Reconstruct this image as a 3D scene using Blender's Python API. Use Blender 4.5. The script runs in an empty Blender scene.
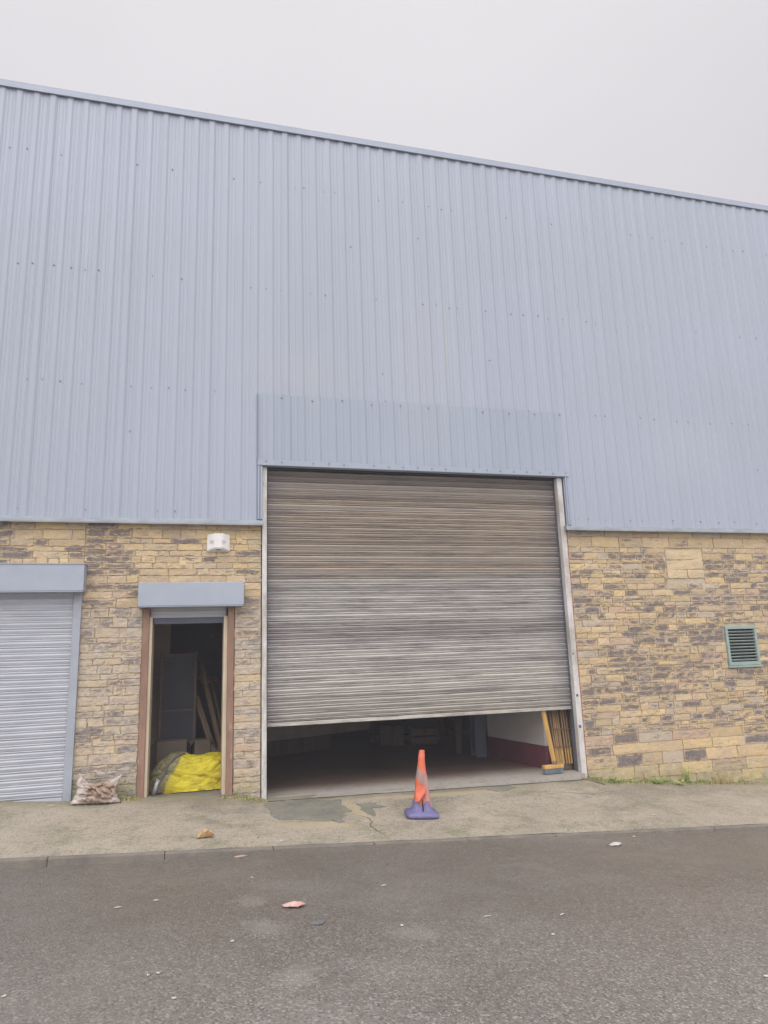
import bpy, bmesh, math, random
from mathutils import Vector, Matrix, noise
R_ = math.radians
rnd = random.Random(7)
S = bpy.context.scene
col = S.collection

# ------------------------------------------------------------------ camera
cam_d = bpy.data.cameras.new('camera'); cam = bpy.data.objects.new('camera', cam_d); col.objects.link(cam)
ROT = Matrix(((0.9656060396616093, -0.020922718552293648, -0.2591663867429648),
              (-0.2579554521470401, -0.20213152529546274, -0.9447760746279226),
              (-0.032618413153288464, 0.9791348662621056, -0.20057655095561436)))
CAM = Vector((0.0, -8.531, 1.6))
cam.matrix_world = Matrix.Translation(CAM) @ ROT.transposed().transposed().to_4x4()
cam_d.sensor_fit = 'VERTICAL'; cam_d.sensor_height = 36; cam_d.lens = 24.212
cam_d.clip_start = 0.05; cam_d.clip_end = 2000
S.camera = cam

# ------------------------------------------------------------------ overcast sky + soft sun
W = bpy.data.worlds.new('World'); S.world = W; W.use_nodes = True
nt = W.node_tree; nt.nodes.clear()
n = nt.nodes.new
out = n('ShaderNodeOutputWorld'); bg = n('ShaderNodeBackground')
sky = n('ShaderNodeTexSky'); sky.sky_type = 'NISHITA'; sky.sun_disc = False
sky.sun_elevation = R_(55); sky.sun_rotation = R_(205)
sky.air_density = 1.5; sky.dust_density = 6; sky.ozone_density = 1
sc = n('ShaderNodeVectorMath'); sc.operation = 'SCALE'; sc.inputs['Scale'].default_value = 0.06
nt.links.new(sky.outputs[0], sc.inputs[0])
tc = n('ShaderNodeTexCoord'); sep = n('ShaderNodeSeparateXYZ'); nt.links.new(tc.outputs['Generated'], sep.inputs[0])
ramp = n('ShaderNodeValToRGB')                       # overcast layer: brighter towards the zenith
e = ramp.color_ramp.elements
e[0].position = 0.0; e[0].color = (0.64, 0.62, 0.655, 1)
e[1].position = 1.0; e[1].color = (1.75, 1.76, 1.82, 1)
m1 = ramp.color_ramp.elements.new(0.5); m1.color = (0.73, 0.70, 0.735, 1)
m2 = ramp.color_ramp.elements.new(0.76); m2.color = (0.84, 0.815, 0.84, 1)
nt.links.new(sep.outputs['Z'], ramp.inputs[0])
nz = n('ShaderNodeTexNoise'); nz.inputs['Scale'].default_value = 1.6; nz.inputs['Detail'].default_value = 3
nt.links.new(tc.outputs['Generated'], nz.inputs['Vector'])
nm = n('ShaderNodeMapRange'); nm.inputs[1].default_value = .3; nm.inputs[2].default_value = .7
nm.inputs[3].default_value = .95; nm.inputs[4].default_value = 1.05
nt.links.new(nz.outputs[0], nm.inputs[0])
s2 = n('ShaderNodeVectorMath'); s2.operation = 'SCALE'
gl = n('ShaderNodeMapRange'); gl.interpolation_type = 'SMOOTHSTEP'   # the cloud is brighter on the sun's side, behind the street
gl.inputs[1].default_value = .15; gl.inputs[2].default_value = -.75; gl.inputs[3].default_value = 1.0; gl.inputs[4].default_value = 2.2
nt.links.new(sep.outputs['Y'], gl.inputs[0])
mu = n('ShaderNodeMath'); mu.operation = 'MULTIPLY'; nt.links.new(nm.outputs[0], mu.inputs[0]); nt.links.new(gl.outputs[0], mu.inputs[1])
nt.links.new(ramp.outputs[0], s2.inputs[0]); nt.links.new(mu.outputs[0], s2.inputs['Scale'])
mx = n('ShaderNodeMix'); mx.data_type = 'RGBA'; mx.inputs[0].default_value = 0.93
nt.links.new(sc.outputs[0], mx.inputs[6]); nt.links.new(s2.outputs[0], mx.inputs[7])
nt.links.new(mx.outputs[2], bg.inputs[0]); bg.inputs[1].default_value = 1.04
nt.links.new(bg.outputs[0], out.inputs[0])
sd = bpy.data.lights.new('sun', 'SUN'); sun = bpy.data.objects.new('sun', sd); col.objects.link(sun)
sd.energy = 1.5; sd.angle = R_(50); sd.color = (1.0, 0.97, 0.94)
sun.rotation_euler = (R_(90 - 48), 0, R_(-22))
S.view_settings.view_transform = 'Standard'; S.view_settings.look = 'None'
S.view_settings.exposure = 0.0; S.view_settings.gamma = 1; S.view_settings.use_curve_mapping = False

# ------------------------------------------------------------------ helpers
def link(o, parent=None):
    col.objects.link(o)
    if parent: o.parent = parent
    return o
def empty(name, loc=(0, 0, 0), rot=(0, 0, 0)):
    o = bpy.data.objects.new(name, None); o.location = loc; o.rotation_euler = rot; o.empty_display_size = .1
    return link(o)
def tag(o, label=None, cat=None, group=None, kind=None):
    if label: o['label'] = label
    if cat: o['category'] = cat
    if group: o['group'] = group
    if kind: o['kind'] = kind
    return o
def obj(name, bm, mats, parent=None, smooth=False, loc=None, rot=None):
    me = bpy.data.meshes.new(name)
    bm.normal_update(); bm.to_mesh(me); bm.free()
    for m in (mats if isinstance(mats, (list, tuple)) else [mats]): me.materials.append(m)
    if smooth:
        for p in me.polygons: p.use_smooth = True
    o = bpy.data.objects.new(name, me)
    if loc: o.location = loc
    if rot: o.rotation_euler = rot
    return link(o, parent)
def struct(name, bm, m, smooth=False):
    o = obj(name, bm, m, None, smooth); o['kind'] = 'structure'; return o
def box(bm, x0, x1, y0, y1, z0, z1, bev=0, mi=0, M=None):
    r = bmesh.ops.create_cube(bm, size=1.0)
    vs = r['verts']
    for v in vs:
        v.co = Vector(((x0 + x1) / 2 + v.co.x * (x1 - x0), (y0 + y1) / 2 + v.co.y * (y1 - y0), (z0 + z1) / 2 + v.co.z * (z1 - z0)))
    fs = list({f for v in vs for f in v.link_faces})
    for f in fs: f.material_index = mi
    if bev > 0:
        es = list({ed for v in vs for ed in v.link_edges})
        b = bmesh.ops.bevel(bm, geom=es, offset=bev, segments=2, affect='EDGES', profile=.6)
        vs = list({v for f in b['faces'] for v in f.verts} | {v for v in vs if v.is_valid})
        for f in b['faces']: f.material_index = mi
    if M is not None:
        for v in vs: v.co = M @ v.co
    return vs
def tube(bm, pts, r, seg=8, mi=0, cap=True, rads=None):
    rings = []
    n_ = len(pts)
    pts = [Vector(p) for p in pts]
    for i, p in enumerate(pts):
        t = (pts[min(i + 1, n_ - 1)] - pts[max(i - 1, 0)]).normalized()
        a = t.orthogonal().normalized() if i == 0 else (rings_a - t * rings_a.dot(t)).normalized()
        rings_a = a; b = t.cross(a)
        rr = rads[i] if rads else r
        rings.append([bm.verts.new(p + (a * math.cos(2 * math.pi * k / seg) + b * math.sin(2 * math.pi * k / seg)) * rr) for k in range(seg)])
    for i in range(n_ - 1):
        for k in range(seg):
            f = bm.faces.new((rings[i][k], rings[i][(k + 1) % seg], rings[i + 1][(k + 1) % seg], rings[i + 1][k])); f.material_index = mi
    if cap:
        bm.faces.new(list(reversed(rings[0]))).material_index = mi; bm.faces.new(rings[-1]).material_index = mi
def bar(bm, p, q, w, t, mi=0, up=(0, 0, 1)):
    "rectangular bar from p to q"
    p, q = Vector(p), Vector(q); d = (q - p); L = d.length; d.normalize()
    a = d.cross(Vector(up)); a = a.normalized() if a.length > 1e-4 else Vector((1, 0, 0)); b = d.cross(a)
    M = Matrix((( a.x, b.x, d.x, p.x), (a.y, b.y, d.y, p.y), (a.z, b.z, d.z, p.z), (0, 0, 0, 1)))
    box(bm, -w / 2, w / 2, -t / 2, t / 2, 0, L, bev=min(w, t) * .08, mi=mi, M=M)
def N(x, y=0, z=0): return noise.noise(Vector((x, y, z)))
def lerp(pts, x):
    if x <= pts[0][0]:
        (a, b), (c, d) = pts[0], pts[1]
    elif x >= pts[-1][0]:
        (a, b), (c, d) = pts[-2], pts[-1]
    else:
        for i in range(len(pts) - 1):
            if pts[i][0] <= x <= pts[i + 1][0]: (a, b), (c, d) = pts[i], pts[i + 1]; break
    return b + (d - b) * (x - a) / (c - a)

# ------------------------------------------------------------------ material helpers
class NT:
    def __init__(s, name):
        s.m = bpy.data.materials.new(name); s.m.use_nodes = True; s.t = s.m.node_tree
        s.b = s.t.nodes['Principled BSDF']; s.tc = None
    def n(s, typ, **k):
        o = s.t.nodes.new(typ)
        for a, v in k.items(): setattr(o, a, v)
        return o
    def l(s, a, b): s.t.links.new(a, b)
    def coord(s, scale=(1, 1, 1), rot=(0, 0, 0)):
        if not s.tc: s.tc = s.n('ShaderNodeTexCoord')
        mp = s.n('ShaderNodeMapping'); mp.inputs['Scale'].default_value = scale; mp.inputs['Rotation'].default_value = rot
        s.l(s.tc.outputs['Object'], mp.inputs[0]); return mp.outputs[0]
    def noise(s, scale, detail=4, rough=.55, sc=(1, 1, 1), dist=0):
        o = s.n('ShaderNodeTexNoise'); o.inputs['Scale'].default_value = scale; o.inputs['Detail'].default_value = detail
        o.inputs['Roughness'].default_value = rough; o.inputs['Distortion'].default_value = dist
        s.l(s.coord(sc), o.inputs['Vector']); return o.outputs[0]
    def ramp(s, src, a, b, c0=0., c1=1.):
        o = s.n('ShaderNodeMapRange'); o.inputs[1].default_value = a; o.inputs[2].default_value = b
        o.inputs[3].default_value = c0; o.inputs[4].default_value = c1
        s.l(src, o.inputs[0]); return o.outputs[0]
    def mix(s, fac, a, b, mode='MIX'):
        o = s.n('ShaderNodeMix', data_type='RGBA', blend_type=mode)
        for v, i in ((fac, 0), (a, 6), (b, 7)):
            if hasattr(v, 'is_linked') or hasattr(v, 'links'): s.l(v, o.inputs[i])
            else: o.inputs[i].default_value = v if i == 0 else (*v, 1)
        return o.outputs[2]
    def math(s, op, a, b=None, clamp=False):
        o = s.n('ShaderNodeMath', operation=op); o.use_clamp = clamp
        for i, v in enumerate((a, b)):
            if v is None: continue
            if hasattr(v, 'links'): s.l(v, o.inputs[i])
            else: o.inputs[i].default_value = v
        return o.outputs[0]
    def col(s, v):
        if hasattr(v, 'links'): s.l(v, s.b.inputs['Base Color'])
        else: s.b.inputs['Base Color'].default_value = (*v, 1)
    def rough(s, v):
        if hasattr(v, 'links'): s.l(v, s.b.inputs['Roughness'])
        else: s.b.inputs['Roughness'].default_value = v
    def bump(s, src, dist=.01, strength=1.):
        o = s.n('ShaderNodeBump'); o.inputs['Distance'].default_value = dist; o.inputs['Strength'].default_value = strength
        s.l(src, o.inputs['Height']); s.l(o.outputs[0], s.b.inputs['Normal'])
    def attr(s, name):
        o = s.n('ShaderNodeAttribute'); o.attribute_name = name; return o

def mat_simple(name, c, c2=None, scale=8, rough=.7, bump=.0, metal=0, sc=(1, 1, 1), spec=.5):
    k = NT(name)
    f = k.ramp(k.noise(scale, 5, .6, sc), .35, .7)
    k.col(k.mix(f, c, c2 or tuple(v * .8 for v in c))); k.rough(rough)
    k.b.inputs['Metallic'].default_value = metal; k.b.inputs['Specular IOR Level'].default_value = spec
    if bump: k.bump(k.noise(scale * 3, 5, .6, sc), bump)
    return k.m

# --- coated steel cladding
def mat_cladding(name, c, seed=0):
    k = NT(name)
    big = k.ramp(k.noise(.35 + seed, 3, .5), .35, .65)
    streak = k.ramp(k.noise(2.2, 6, .65, (3.0, 1, .12)), .3, .75)
    base = k.mix(big, c, (c[0] * .93, c[1] * .95, c[2] * .93))
    base = k.mix(k.math('MULTIPLY', streak, .22), base, (c[0] * .80, c[1] * .83, c[2] * .80))
    # a different sheet batch every metre
    vor = k.n('ShaderNodeTexWhiteNoise'); vor.noise_dimensions = '1D'
    sx = k.n('ShaderNodeSeparateXYZ'); k.l(k.coord(), sx.inputs[0])
    k.l(k.math('FLOOR', k.math('ADD', sx.outputs[0], .1)), vor.inputs['W'])
    base = k.mix(k.ramp(vor.outputs[0], 0, 1, 0, .12), base, (c[0] * 1.12, c[1] * 1.1, c[2] * 1.06))
    for (px, pz, rx, rz, cc_, am) in ((2.95, 5.6, .5, 1.3, (.42, .42, .42), .20), (1.2, 5.3, .8, .5, (.42, .41, .40), .22), (3.3, 5.9, .05, 1.1, (.46, .42, .33), .22), (7.2, 4.4, .9, .6, (.40, .42, .46), .2)):
        mp = k.n('ShaderNodeMapping', vector_type='TEXTURE'); k.l(k.tc.outputs['Object'], mp.inputs[0])
        mp.inputs['Location'].default_value = (px, 0, pz); mp.inputs['Scale'].default_value = (rx, 50, rz)
        ln = k.n('ShaderNodeVectorMath', operation='LENGTH'); k.l(mp.outputs[0], ln.inputs[0])
        v_ = k.math('ADD', ln.outputs['Value'], k.ramp(k.noise(3, 5, .7, (3, 1, .5)), 0, 1, -.6, .6)); base = k.mix(k.ramp(v_, 1.1, .3, 0, am), base, cc_)
    grime = k.ramp(k.noise(14, 6, .7), .58, .8, 0, .25)
    base = k.mix(grime, base, (.26, .25, .24))
    k.col(base); k.rough(k.ramp(streak, 0, 1, .42, .6))
    k.bump(k.noise(2.5, 3, .5, (1, 1, .4)), .012, .5)
    return k.m
M_clad = mat_cladding('coated_steel_blue_grey', (.355, .390, .468))
M_clad2 = mat_cladding('coated_steel_overlay', (.335, .375, .455), .2)
M_flash = mat_simple('flashing_steel', (.335, .375, .455), (.30, .34, .415), 3, .5, .002)
M_flash2 = mat_simple('drip_flashing_steel', (.30, .33, .36), (.21, .23, .25), 5, .55, .002, sc=(1, 1, 3))
M_screw = mat_simple('screw_cap', (.235, .24, .28), rough=.5)
M_rusty = mat_simple('rust_red_paint', (.40, .17, .11), (.27, .12, .09), 14, .75, .002)

# --- stone
k = NT('coursed_stone')
at = k.attr('stone'); sot = k.attr('soot')
n1 = k.ramp(k.noise(9, 6, .65), .3, .7)
c = k.mix(k.math('MULTIPLY', n1, .45), at.outputs['Color'], (.40, .31, .21))
c = k.mix(k.ramp(k.noise(4.5, 7, .75, (.7, 1, 1.6), .5), .50, .62, 0, .55), c, (.34, .29, .25))
c = k.mix(k.ramp(k.noise(6.5, 7, .75, (.8, 1, 1.3), .8), .55, .64, 0, .5), c, (.68, .58, .44))
c = k.mix(k.ramp(k.noise(1.6, 6, .7), .48, .66, 0, .35), c, (.36, .31, .26))
n2 = k.ramp(k.noise(28, 5, .7, (1, 1, 2.2)), .3, .7)
c = k.mix(k.math('MULTIPLY', n2, .42), c, (.70, .56, .36))
patch = k.noise(10, 7, .78, (.65, 1, 2.6), .7)
thr = k.math('SUBTRACT', patch, k.ramp(sot.outputs['Fac'], 0, 1, .67, .295))
msk = k.ramp(thr, 0, .11)
sootc = k.mix(k.ramp(k.noise(40, 4, .6), .35, .65), (.11, .095, .10), (.22, .19, .185))
c = k.mix(k.math('MULTIPLY', msk, .92), c, sootc)
fine = k.ramp(k.noise(70, 4, .7), .35, .7)
c = k.mix(k.math('MULTIPLY', fine, .2), c, (.2, .165, .12))
sx = k.n('ShaderNodeSeparateXYZ'); k.l(k.coord(), sx.inputs[0])     # old pointing smeared over the pier by the doorway
sm = k.math('MULTIPLY', k.ramp(sx.outputs[0], 1.0, .9), k.ramp(sx.outputs[2], 2.45, 2.0))
sm = k.math('MULTIPLY', sm, k.ramp(k.noise(4.5, 7, .75, (1, 1, 1.6), .8), .42, .6, 0, .8))
c = k.mix(sm, c, k.mix(k.ramp(k.noise(13, 7, .8, (.8, 1, 2.4)), .42, .60), (.58, .52, .44), (.26, .235, .22)))
mo = k.math('MULTIPLY', k.ramp(k.math('ADD', sx.outputs[2], k.math('MULTIPLY', sx.outputs[0], .055)), .36, .08), k.ramp(k.noise(7, 6, .75), .44, .6, 0, .7))
c = k.mix(mo, c, (.22, .25, .09))
k.col(c); k.rough(.88); k.b.inputs['Specular IOR Level'].default_value = .25
h = k.math('ADD', k.math('MULTIPLY', k.noise(30, 6, .7, (1, 1, 1.5)), 1), k.math('MULTIPLY', k.noise(9, 3, .5), 1.5))
k.bump(h, .010, .9)
M_stone = k.m
k = NT('lime_mortar')
f = k.ramp(k.noise(5, 6, .7), .35, .65)
c = k.mix(f, (.55, .46, .32), (.34, .28, .20))
c = k.mix(k.ramp(k.noise(2.3, 5, .6), .52, .62, 0, .5), c, (.60, .54, .44))
k.col(c); k.rough(.95); k.bump(k.noise(40, 5, .7), .01, .8)
M_mortar = k.m

# --- galvanised curtain of the big shutter: weathered brown above, paler grey below
k = NT('weathered_galvanised')
sx = k.n('ShaderNodeSeparateXYZ'); k.l(k.coord(), sx.inputs[0]); Z = sx.outputs[2]; X = sx.outputs[0]
br = k.mix(k.ramp(k.noise(3, 6, .65, (.5, 1, 3)), .3, .7), (.38, .315, .245), (.28, .235, .19))
gr = k.mix(k.ramp(k.noise(3, 6, .65, (.4, 1, 4)), .3, .7), (.56, .54, .50), (.37, .355, .34))
zz = k.math('ADD', Z, k.ramp(k.noise(9, 4, .6, (.25, 1, .6)), 0, 1, -.05, .05))
c = k.mix(k.ramp(zz, 2.46, 2.66), gr, br)
c = k.mix(k.math('MULTIPLY', k.ramp(zz, 1.7, .9), .45), c, (.50, .46, .38))
# pale band just under the change, darker mid band, and grime that has run along the laths
b1 = k.math('MULTIPLY', k.ramp(zz, 1.62, 1.8), k.ramp(zz, 2.1, 1.95))
c = k.mix(k.math('MULTIPLY', b1, .5), c, (.25, .225, .23))
b2 = k.math('MULTIPLY', k.ramp(zz, .78, .98, 1, 0), k.ramp(k.noise(4, 5, .6, (1, 1, 2)), .4, .6))
c = k.mix(k.math('MULTIPLY', b2, .45), c, (.30, .27, .22))
blk = k.ramp(k.noise(2.6, 8, .78, (.5, 1, 9.0)), .50, .64)
c = k.mix(k.math('MULTIPLY', blk, .58), c, (.11, .10, .105))
ds_ = k.ramp(k.noise(3.4, 6, .8, (.8, 1, 22)), .54, .64)
c = k.mix(k.math('MULTIPLY', ds_, .7), c, (.07, .06, .055))
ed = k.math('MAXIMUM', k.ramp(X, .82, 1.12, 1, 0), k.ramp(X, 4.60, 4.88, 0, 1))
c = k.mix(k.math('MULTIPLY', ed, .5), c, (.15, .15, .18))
top = k.ramp(zz, 3.55, 3.95); c = k.mix(k.math('MULTIPLY', top, .55), c, (.13, .12, .13))  # shadow below the lintel painted into the topmost laths
wl = k.n('ShaderNodeTexWhiteNoise'); wl.noise_dimensions = '1D'
k.l(k.math('FLOOR', k.math('DIVIDE', k.math('SUBTRACT', 3.95, Z), .074)), wl.inputs['W'])
c = k.mix(k.ramp(wl.outputs[0], .55, 1, 0, .32), c, (.56, .54, .51)); c = k.mix(k.ramp(wl.outputs[0], .45, 0, 0, .34), c, (.15, .135, .13))
k.col(c); k.rough(k.ramp(blk, 0, 1, .5, .75)); k.b.inputs['Metallic'].default_value = .15
k.bump(k.noise(30, 5, .6, (.3, 1, 2)), .003, .6)
M_shutter = k.m
M_shut2 = mat_simple('painted_grey_lath', (.47, .49, .53), (.38, .40, .44), 4, .45, .002, sc=(.5, 1, 3))
M_guide = mat_simple('painted_guide_rail', (.34, .37, .42), (.30, .32, .36), 6, .5, .001)
M_hous = mat_simple('painted_steel_housing', (.35, .385, .45), (.31, .345, .41), 3, .5, .002)
M_dark = mat_simple('dark_rolled_steel', (.13, .14, .17), (.09, .1, .12), 5, .6)
# --- posts
k = NT('worn_white_post')
f = k.ramp(k.noise(5, 6, .7, (1, 1, .35)), .42, .6)
c = k.mix(f, (.60, .585, .57), (.40, .37, .33))
c = k.mix(k.ramp(k.noise(16, 6, .7, (1, 1, .5)), .62, .68), c, (.15, .13, .12))
k.col(c); k.rough(.7); k.bump(k.noise(20, 4, .6), .003); M_post = k.m
M_cream = mat_simple('cream_paint', (.56, .48, .35), (.44, .36, .26), 6, .7, .002, sc=(1, 1, .4))
k = NT('red_brown_timber')
c = k.mix(k.ramp(k.noise(6, 6, .7, (2, 2, .5)), .35, .65), (.30, .18, .125), (.21, .125, .09))
c = k.mix(k.ramp(k.noise(14, 6, .7, (1, 1, .5)), .62, .70, 0, .6), c, (.48, .38, .30))
k.col(c); k.rough(.8); k.bump(k.noise(24, 4, .6, (2, 2, .4)), .004); M_frame = k.m
M_white = mat_simple('white_plastic', (.74, .72, .69), (.66, .64, .61), 6, .45)
M_mark = mat_simple('faded_mark', (.42, .40, .40), rough=.6)
M_vent = mat_simple('pale_green_paint', (.30, .385, .345), (.25, .33, .30), 9, .55, .002)
M_ventd = mat_simple('vent_blade', (.40, .46, .43), (.32, .38, .36), 9, .5)
M_black = mat_simple('matt_black', (.02, .02, .022), rough=.9)

# --- ground
k = NT('road_asphalt')
g = k.n('ShaderNodeTexVoronoi'); g.inputs['Scale'].default_value = 84; k.l(k.coord(), g.inputs['Vector'])
big = k.ramp(k.noise(.5, 5, .6), .35, .65); mid = k.ramp(k.noise(3, 5, .7), .3, .7)
c = k.mix(big, (.235, .208, .178), (.165, .143, .120))
c = k.mix(k.math('MULTIPLY', mid, .3), c, (.29, .262, .235))
wn = k.n('ShaderNodeSeparateColor'); k.l(g.outputs['Color'], wn.inputs[0])
c = k.mix(k.ramp(wn.outputs[0], .66, .95, 0, .9), c, (.46, .42, .385))
c = k.mix(k.ramp(wn.outputs[1], .62, .95, 0, .8), c, (.06, .052, .046))
f2 = k.ramp(k.noise(150, 4, .9), .40, .64)
c = k.mix(k.math('MULTIPLY', f2, .5), c, (.32, .285, .265))
sy = k.n('ShaderNodeSeparateXYZ'); k.l(k.coord(), sy.inputs[0])
kb = k.math('ADD', sy.outputs[1], k.ramp(k.noise(1.2, 5, .7, (.4, 1, 1)), 0, 1, -1.1, 1.1))
c = k.mix(k.ramp(kb, -5.6, -3.3, 0, .58), c, (.112, .092, .070))
lt = k.ramp(k.noise(1.3, 7, .75, (.5, 1, 1)), .5, .68, 0, .25)
c = k.mix(lt, c, (.31, .28, .25))
c = k.mix(k.ramp(k.noise(2.6, 8, .85, (.7, 1, 1)), .55, .72, 0, .35), c, (.085, .072, .058))
# chalky scuffs on the surface
for (px, py, rx, ry, a) in ((.46, -3.72, .13, .20, .8), (.40, -3.2, .13, .16, -.3), (.55, -4.45, .13, .22, -.6), (1.35, -4.0, .16, .2, .3)):
    mp = k.n('ShaderNodeMapping', vector_type='TEXTURE'); k.l(k.tc.outputs['Object'], mp.inputs[0])
    mp.inputs['Location'].default_value = (px, py, 0); mp.inputs['Scale'].default_value = (rx, ry, 50)
    mp.inputs['Rotation'].default_value = (0, 0, a)
    ln = k.n('ShaderNodeVectorMath', operation='LENGTH'); k.l(mp.outputs[0], ln.inputs[0])
    v = k.math('ADD', ln.outputs['Value'], k.ramp(k.noise(14, 6, .8), 0, 1, -1.3, 1.3))
    c = k.mix(k.ramp(v, 1.0, .4, 0, .30), c, (.38, .35, .31))
k.col(c)
damp = k.ramp(k.noise(.8, 6, .6), .4, .62)
k.rough(k.ramp(damp, 0, 1, .30, .62)); k.b.inputs['Specular IOR Level'].default_value = .5
k.bump(k.math('ADD', k.math('MULTIPLY', g.outputs['Distance'], -.6), k.noise(150, 4, .85)), .005, 1)
M_road = k.m

k = NT('pavement_asphalt')
g = k.n('ShaderNodeTexVoronoi'); g.inputs['Scale'].default_value = 70; k.l(k.coord(), g.inputs['Vector'])
c = k.mix(k.ramp(k.noise(1.1, 6, .65), .35, .65), (.39, .335, .262), (.305, .265, .212))
c = k.mix(k.ramp(k.noise(5, 6, .7), .45, .7, 0, .5), c, (.46, .395, .305))
c = k.mix(k.ramp(k.noise(2.2, 7, .78), .50, .62, 0, .7), c, (.225, .215, .125))
c = k.mix(k.ramp(k.noise(.9, 6, .7, (.6, 1, 1)), .52, .62, 0, .6), c, (.20, .17, .135))
c = k.mix(k.ramp(k.noise(7, 7, .8), .56, .66, 0, .5), c, (.13, .115, .085))
wn = k.n('ShaderNodeSeparateColor'); k.l(g.outputs['Color'], wn.inputs[0])
c = k.mix(k.ramp(wn.outputs[0], .75, .95, 0, .5), c, (.48, .44, .37))
c = k.mix(k.ramp(wn.outputs[1], .72, 1, 0, .5), c, (.11, .1, .08))
sx = k.n('ShaderNodeSeparateXYZ'); k.l(k.coord(), sx.inputs[0])
# silt and moss collected along the foot of the wall
fw = k.math('ADD', sx.outputs[1], k.ramp(k.noise(4, 6, .7), 0, 1, -.22, .22))
c = k.mix(k.ramp(fw, -.42, -.05, 0, .75), c, (.20, .185, .11))
# sandy spill beside the bitumen repair
for (px, py, rx, ry, a) in ((1.72, -.75, .12, .45, .2), (1.15, -1.25, .5, .13, -.2), (2.9, -.35, 1.0, .10, 0)):
    mp = k.n('ShaderNodeMapping', vector_type='TEXTURE'); k.l(k.tc.outputs['Object'], mp.inputs[0])
    mp.inputs['Location'].default_value = (px, py, 0); mp.inputs['Scale'].default_value = (rx, ry, 50); mp.inputs['Rotation'].default_value = (0, 0, a)
    ln = k.n('ShaderNodeVectorMath', operation='LENGTH'); k.l(mp.outputs[0], ln.inputs[0])
    v = k.math('ADD', ln.outputs['Value'], k.ramp(k.noise(9, 5, .7), 0, 1, -.7, .7))
    c = k.mix(k.ramp(v, 1.1, .6, 0, .6), c, (.47, .38, .24))
k.col(c); k.rough(k.ramp(k.noise(1.3, 5, .6), .4, .6, .6, .85)); k.b.inputs['Specular IOR Level'].default_value = .4
k.bump(k.math('ADD', k.math('MULTIPLY', g.outputs['Distance'], -.6), k.noise(90, 4, .8)), .005, .8)
M_pave = k.m
k = NT('bitumen_repair')
g = k.n('ShaderNodeTexVoronoi'); g.inputs['Scale'].default_value = 60; k.l(k.coord(), g.inputs['Vector'])
wn = k.n('ShaderNodeSeparateColor'); k.l(g.outputs['Color'], wn.inputs[0])
c = k.mix(k.ramp(k.noise(3, 6, .7), .35, .65), (.150, .150, .122), (.235, .225, .175))
c = k.mix(k.ramp(wn.outputs[0], .75, .95, 0, .5), c, (.3, .28, .24)); k.col(c); k.rough(.75)
k.bump(k.noise(90, 4, .8), .006, .9); M_patch = k.m
k = NT('concrete_kerb')
c = k.mix(k.ramp(k.noise(4, 6, .7), .35, .65), (.23, .205, .17), (.15, .135, .115))
c = k.mix(k.ramp(k.noise(60, 4, .8), .55, .75, 0, .6), c, (.14, .12, .11)); k.col(c); k.rough(.8)
k.bump(k.noise(60, 4, .8), .004, .8); M_kerb = k.m
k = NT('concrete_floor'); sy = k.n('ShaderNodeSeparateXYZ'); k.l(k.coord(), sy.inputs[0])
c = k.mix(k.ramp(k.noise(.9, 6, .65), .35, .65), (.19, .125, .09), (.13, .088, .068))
c = k.mix(k.ramp(k.math('ADD', sy.outputs[1], k.ramp(k.noise(2, 6, .7), 0, 1, -.25, .25)), .10, .65, 1, 0), c, (.36, .33, .29))  # paler worn threshold concrete, with the daylight falloff inwards painted in
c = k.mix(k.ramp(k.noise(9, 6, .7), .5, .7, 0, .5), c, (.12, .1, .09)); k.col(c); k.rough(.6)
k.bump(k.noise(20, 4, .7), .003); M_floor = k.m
M_earth = mat_simple('bare_ground', (.17, .16, .13), (.13, .12, .1), .5, .95)
M_wood = mat_simple('yellow_timber', (.60, .36, .11), (.46, .26, .08), 5, .7, .002, sc=(3, 3, .4))
M_wood2 = mat_simple('brown_timber', (.24, .165, .11), (.17, .115, .075), 5, .8, .002, sc=(3, 3, .4))
M_inwall = mat_simple('dingy_render', (.42, .35, .28), (.33, .27, .21), 2, .9)
M_whitew = mat_simple('off_white_render', (.50, .48, .45), (.42, .4, .38), 2, .9)
M_maroon = mat_simple('maroon_paint', (.15, .04, .055), (.11, .03, .04), 3, .7)
M_steel = mat_simple('blue_grey_steel', (.11, .12, .16), (.08, .09, .12), 3, .6)
M_frame2 = mat_simple('dark_brown_timber', (.13, .095, .075), (.09, .065, .05), 5, .8, .002, sc=(3, 3, .4))
M_darkin = mat_simple('dark_interior', (.20, .175, .20), (.15, .135, .15), 2, .95)

# ------------------------------------------------------------------ levels
WB = [(-3, .27), (-1.25, .16), (-.59, .13), (.42, .06), (.76, .0), (4.9, -.06), (5.2, -.14), (7.8, -.35), (12, -.62)]
def zk(x): return -.055 * x - .01
UP = [(-3, .075), (-.25, .06), (-.2, .05), (.8, .012), (4.7, .012), (7, .08), (9, .09)]
def up(x): return max(.012, min(.09, lerp(UP, x)))
YK = -1.9
def zp(x, y):
    t = min(1, max(0, -y / 1.9))
    return lerp(WB, x) * (1 - t) + zk(x) * t + .006 * N(x * 1.7, y * 1.7) + .003 * N(x * 6, y * 6, 3)
def zr(x, y):
    d = YK - .0 - y
    return zk(x) - up(x) * math.exp(-max(0, d) * .8) - .055 * (1 - math.exp(-max(0, d) * .8)) + .008 * min(d, 3) + .008 * N(x * .6, y * .6, 7)
def frange(a, b, s):
    n_ = max(1, round((b - a) / s)); return [a + (b - a) * i / n_ for i in range(n_ + 1)]
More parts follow.
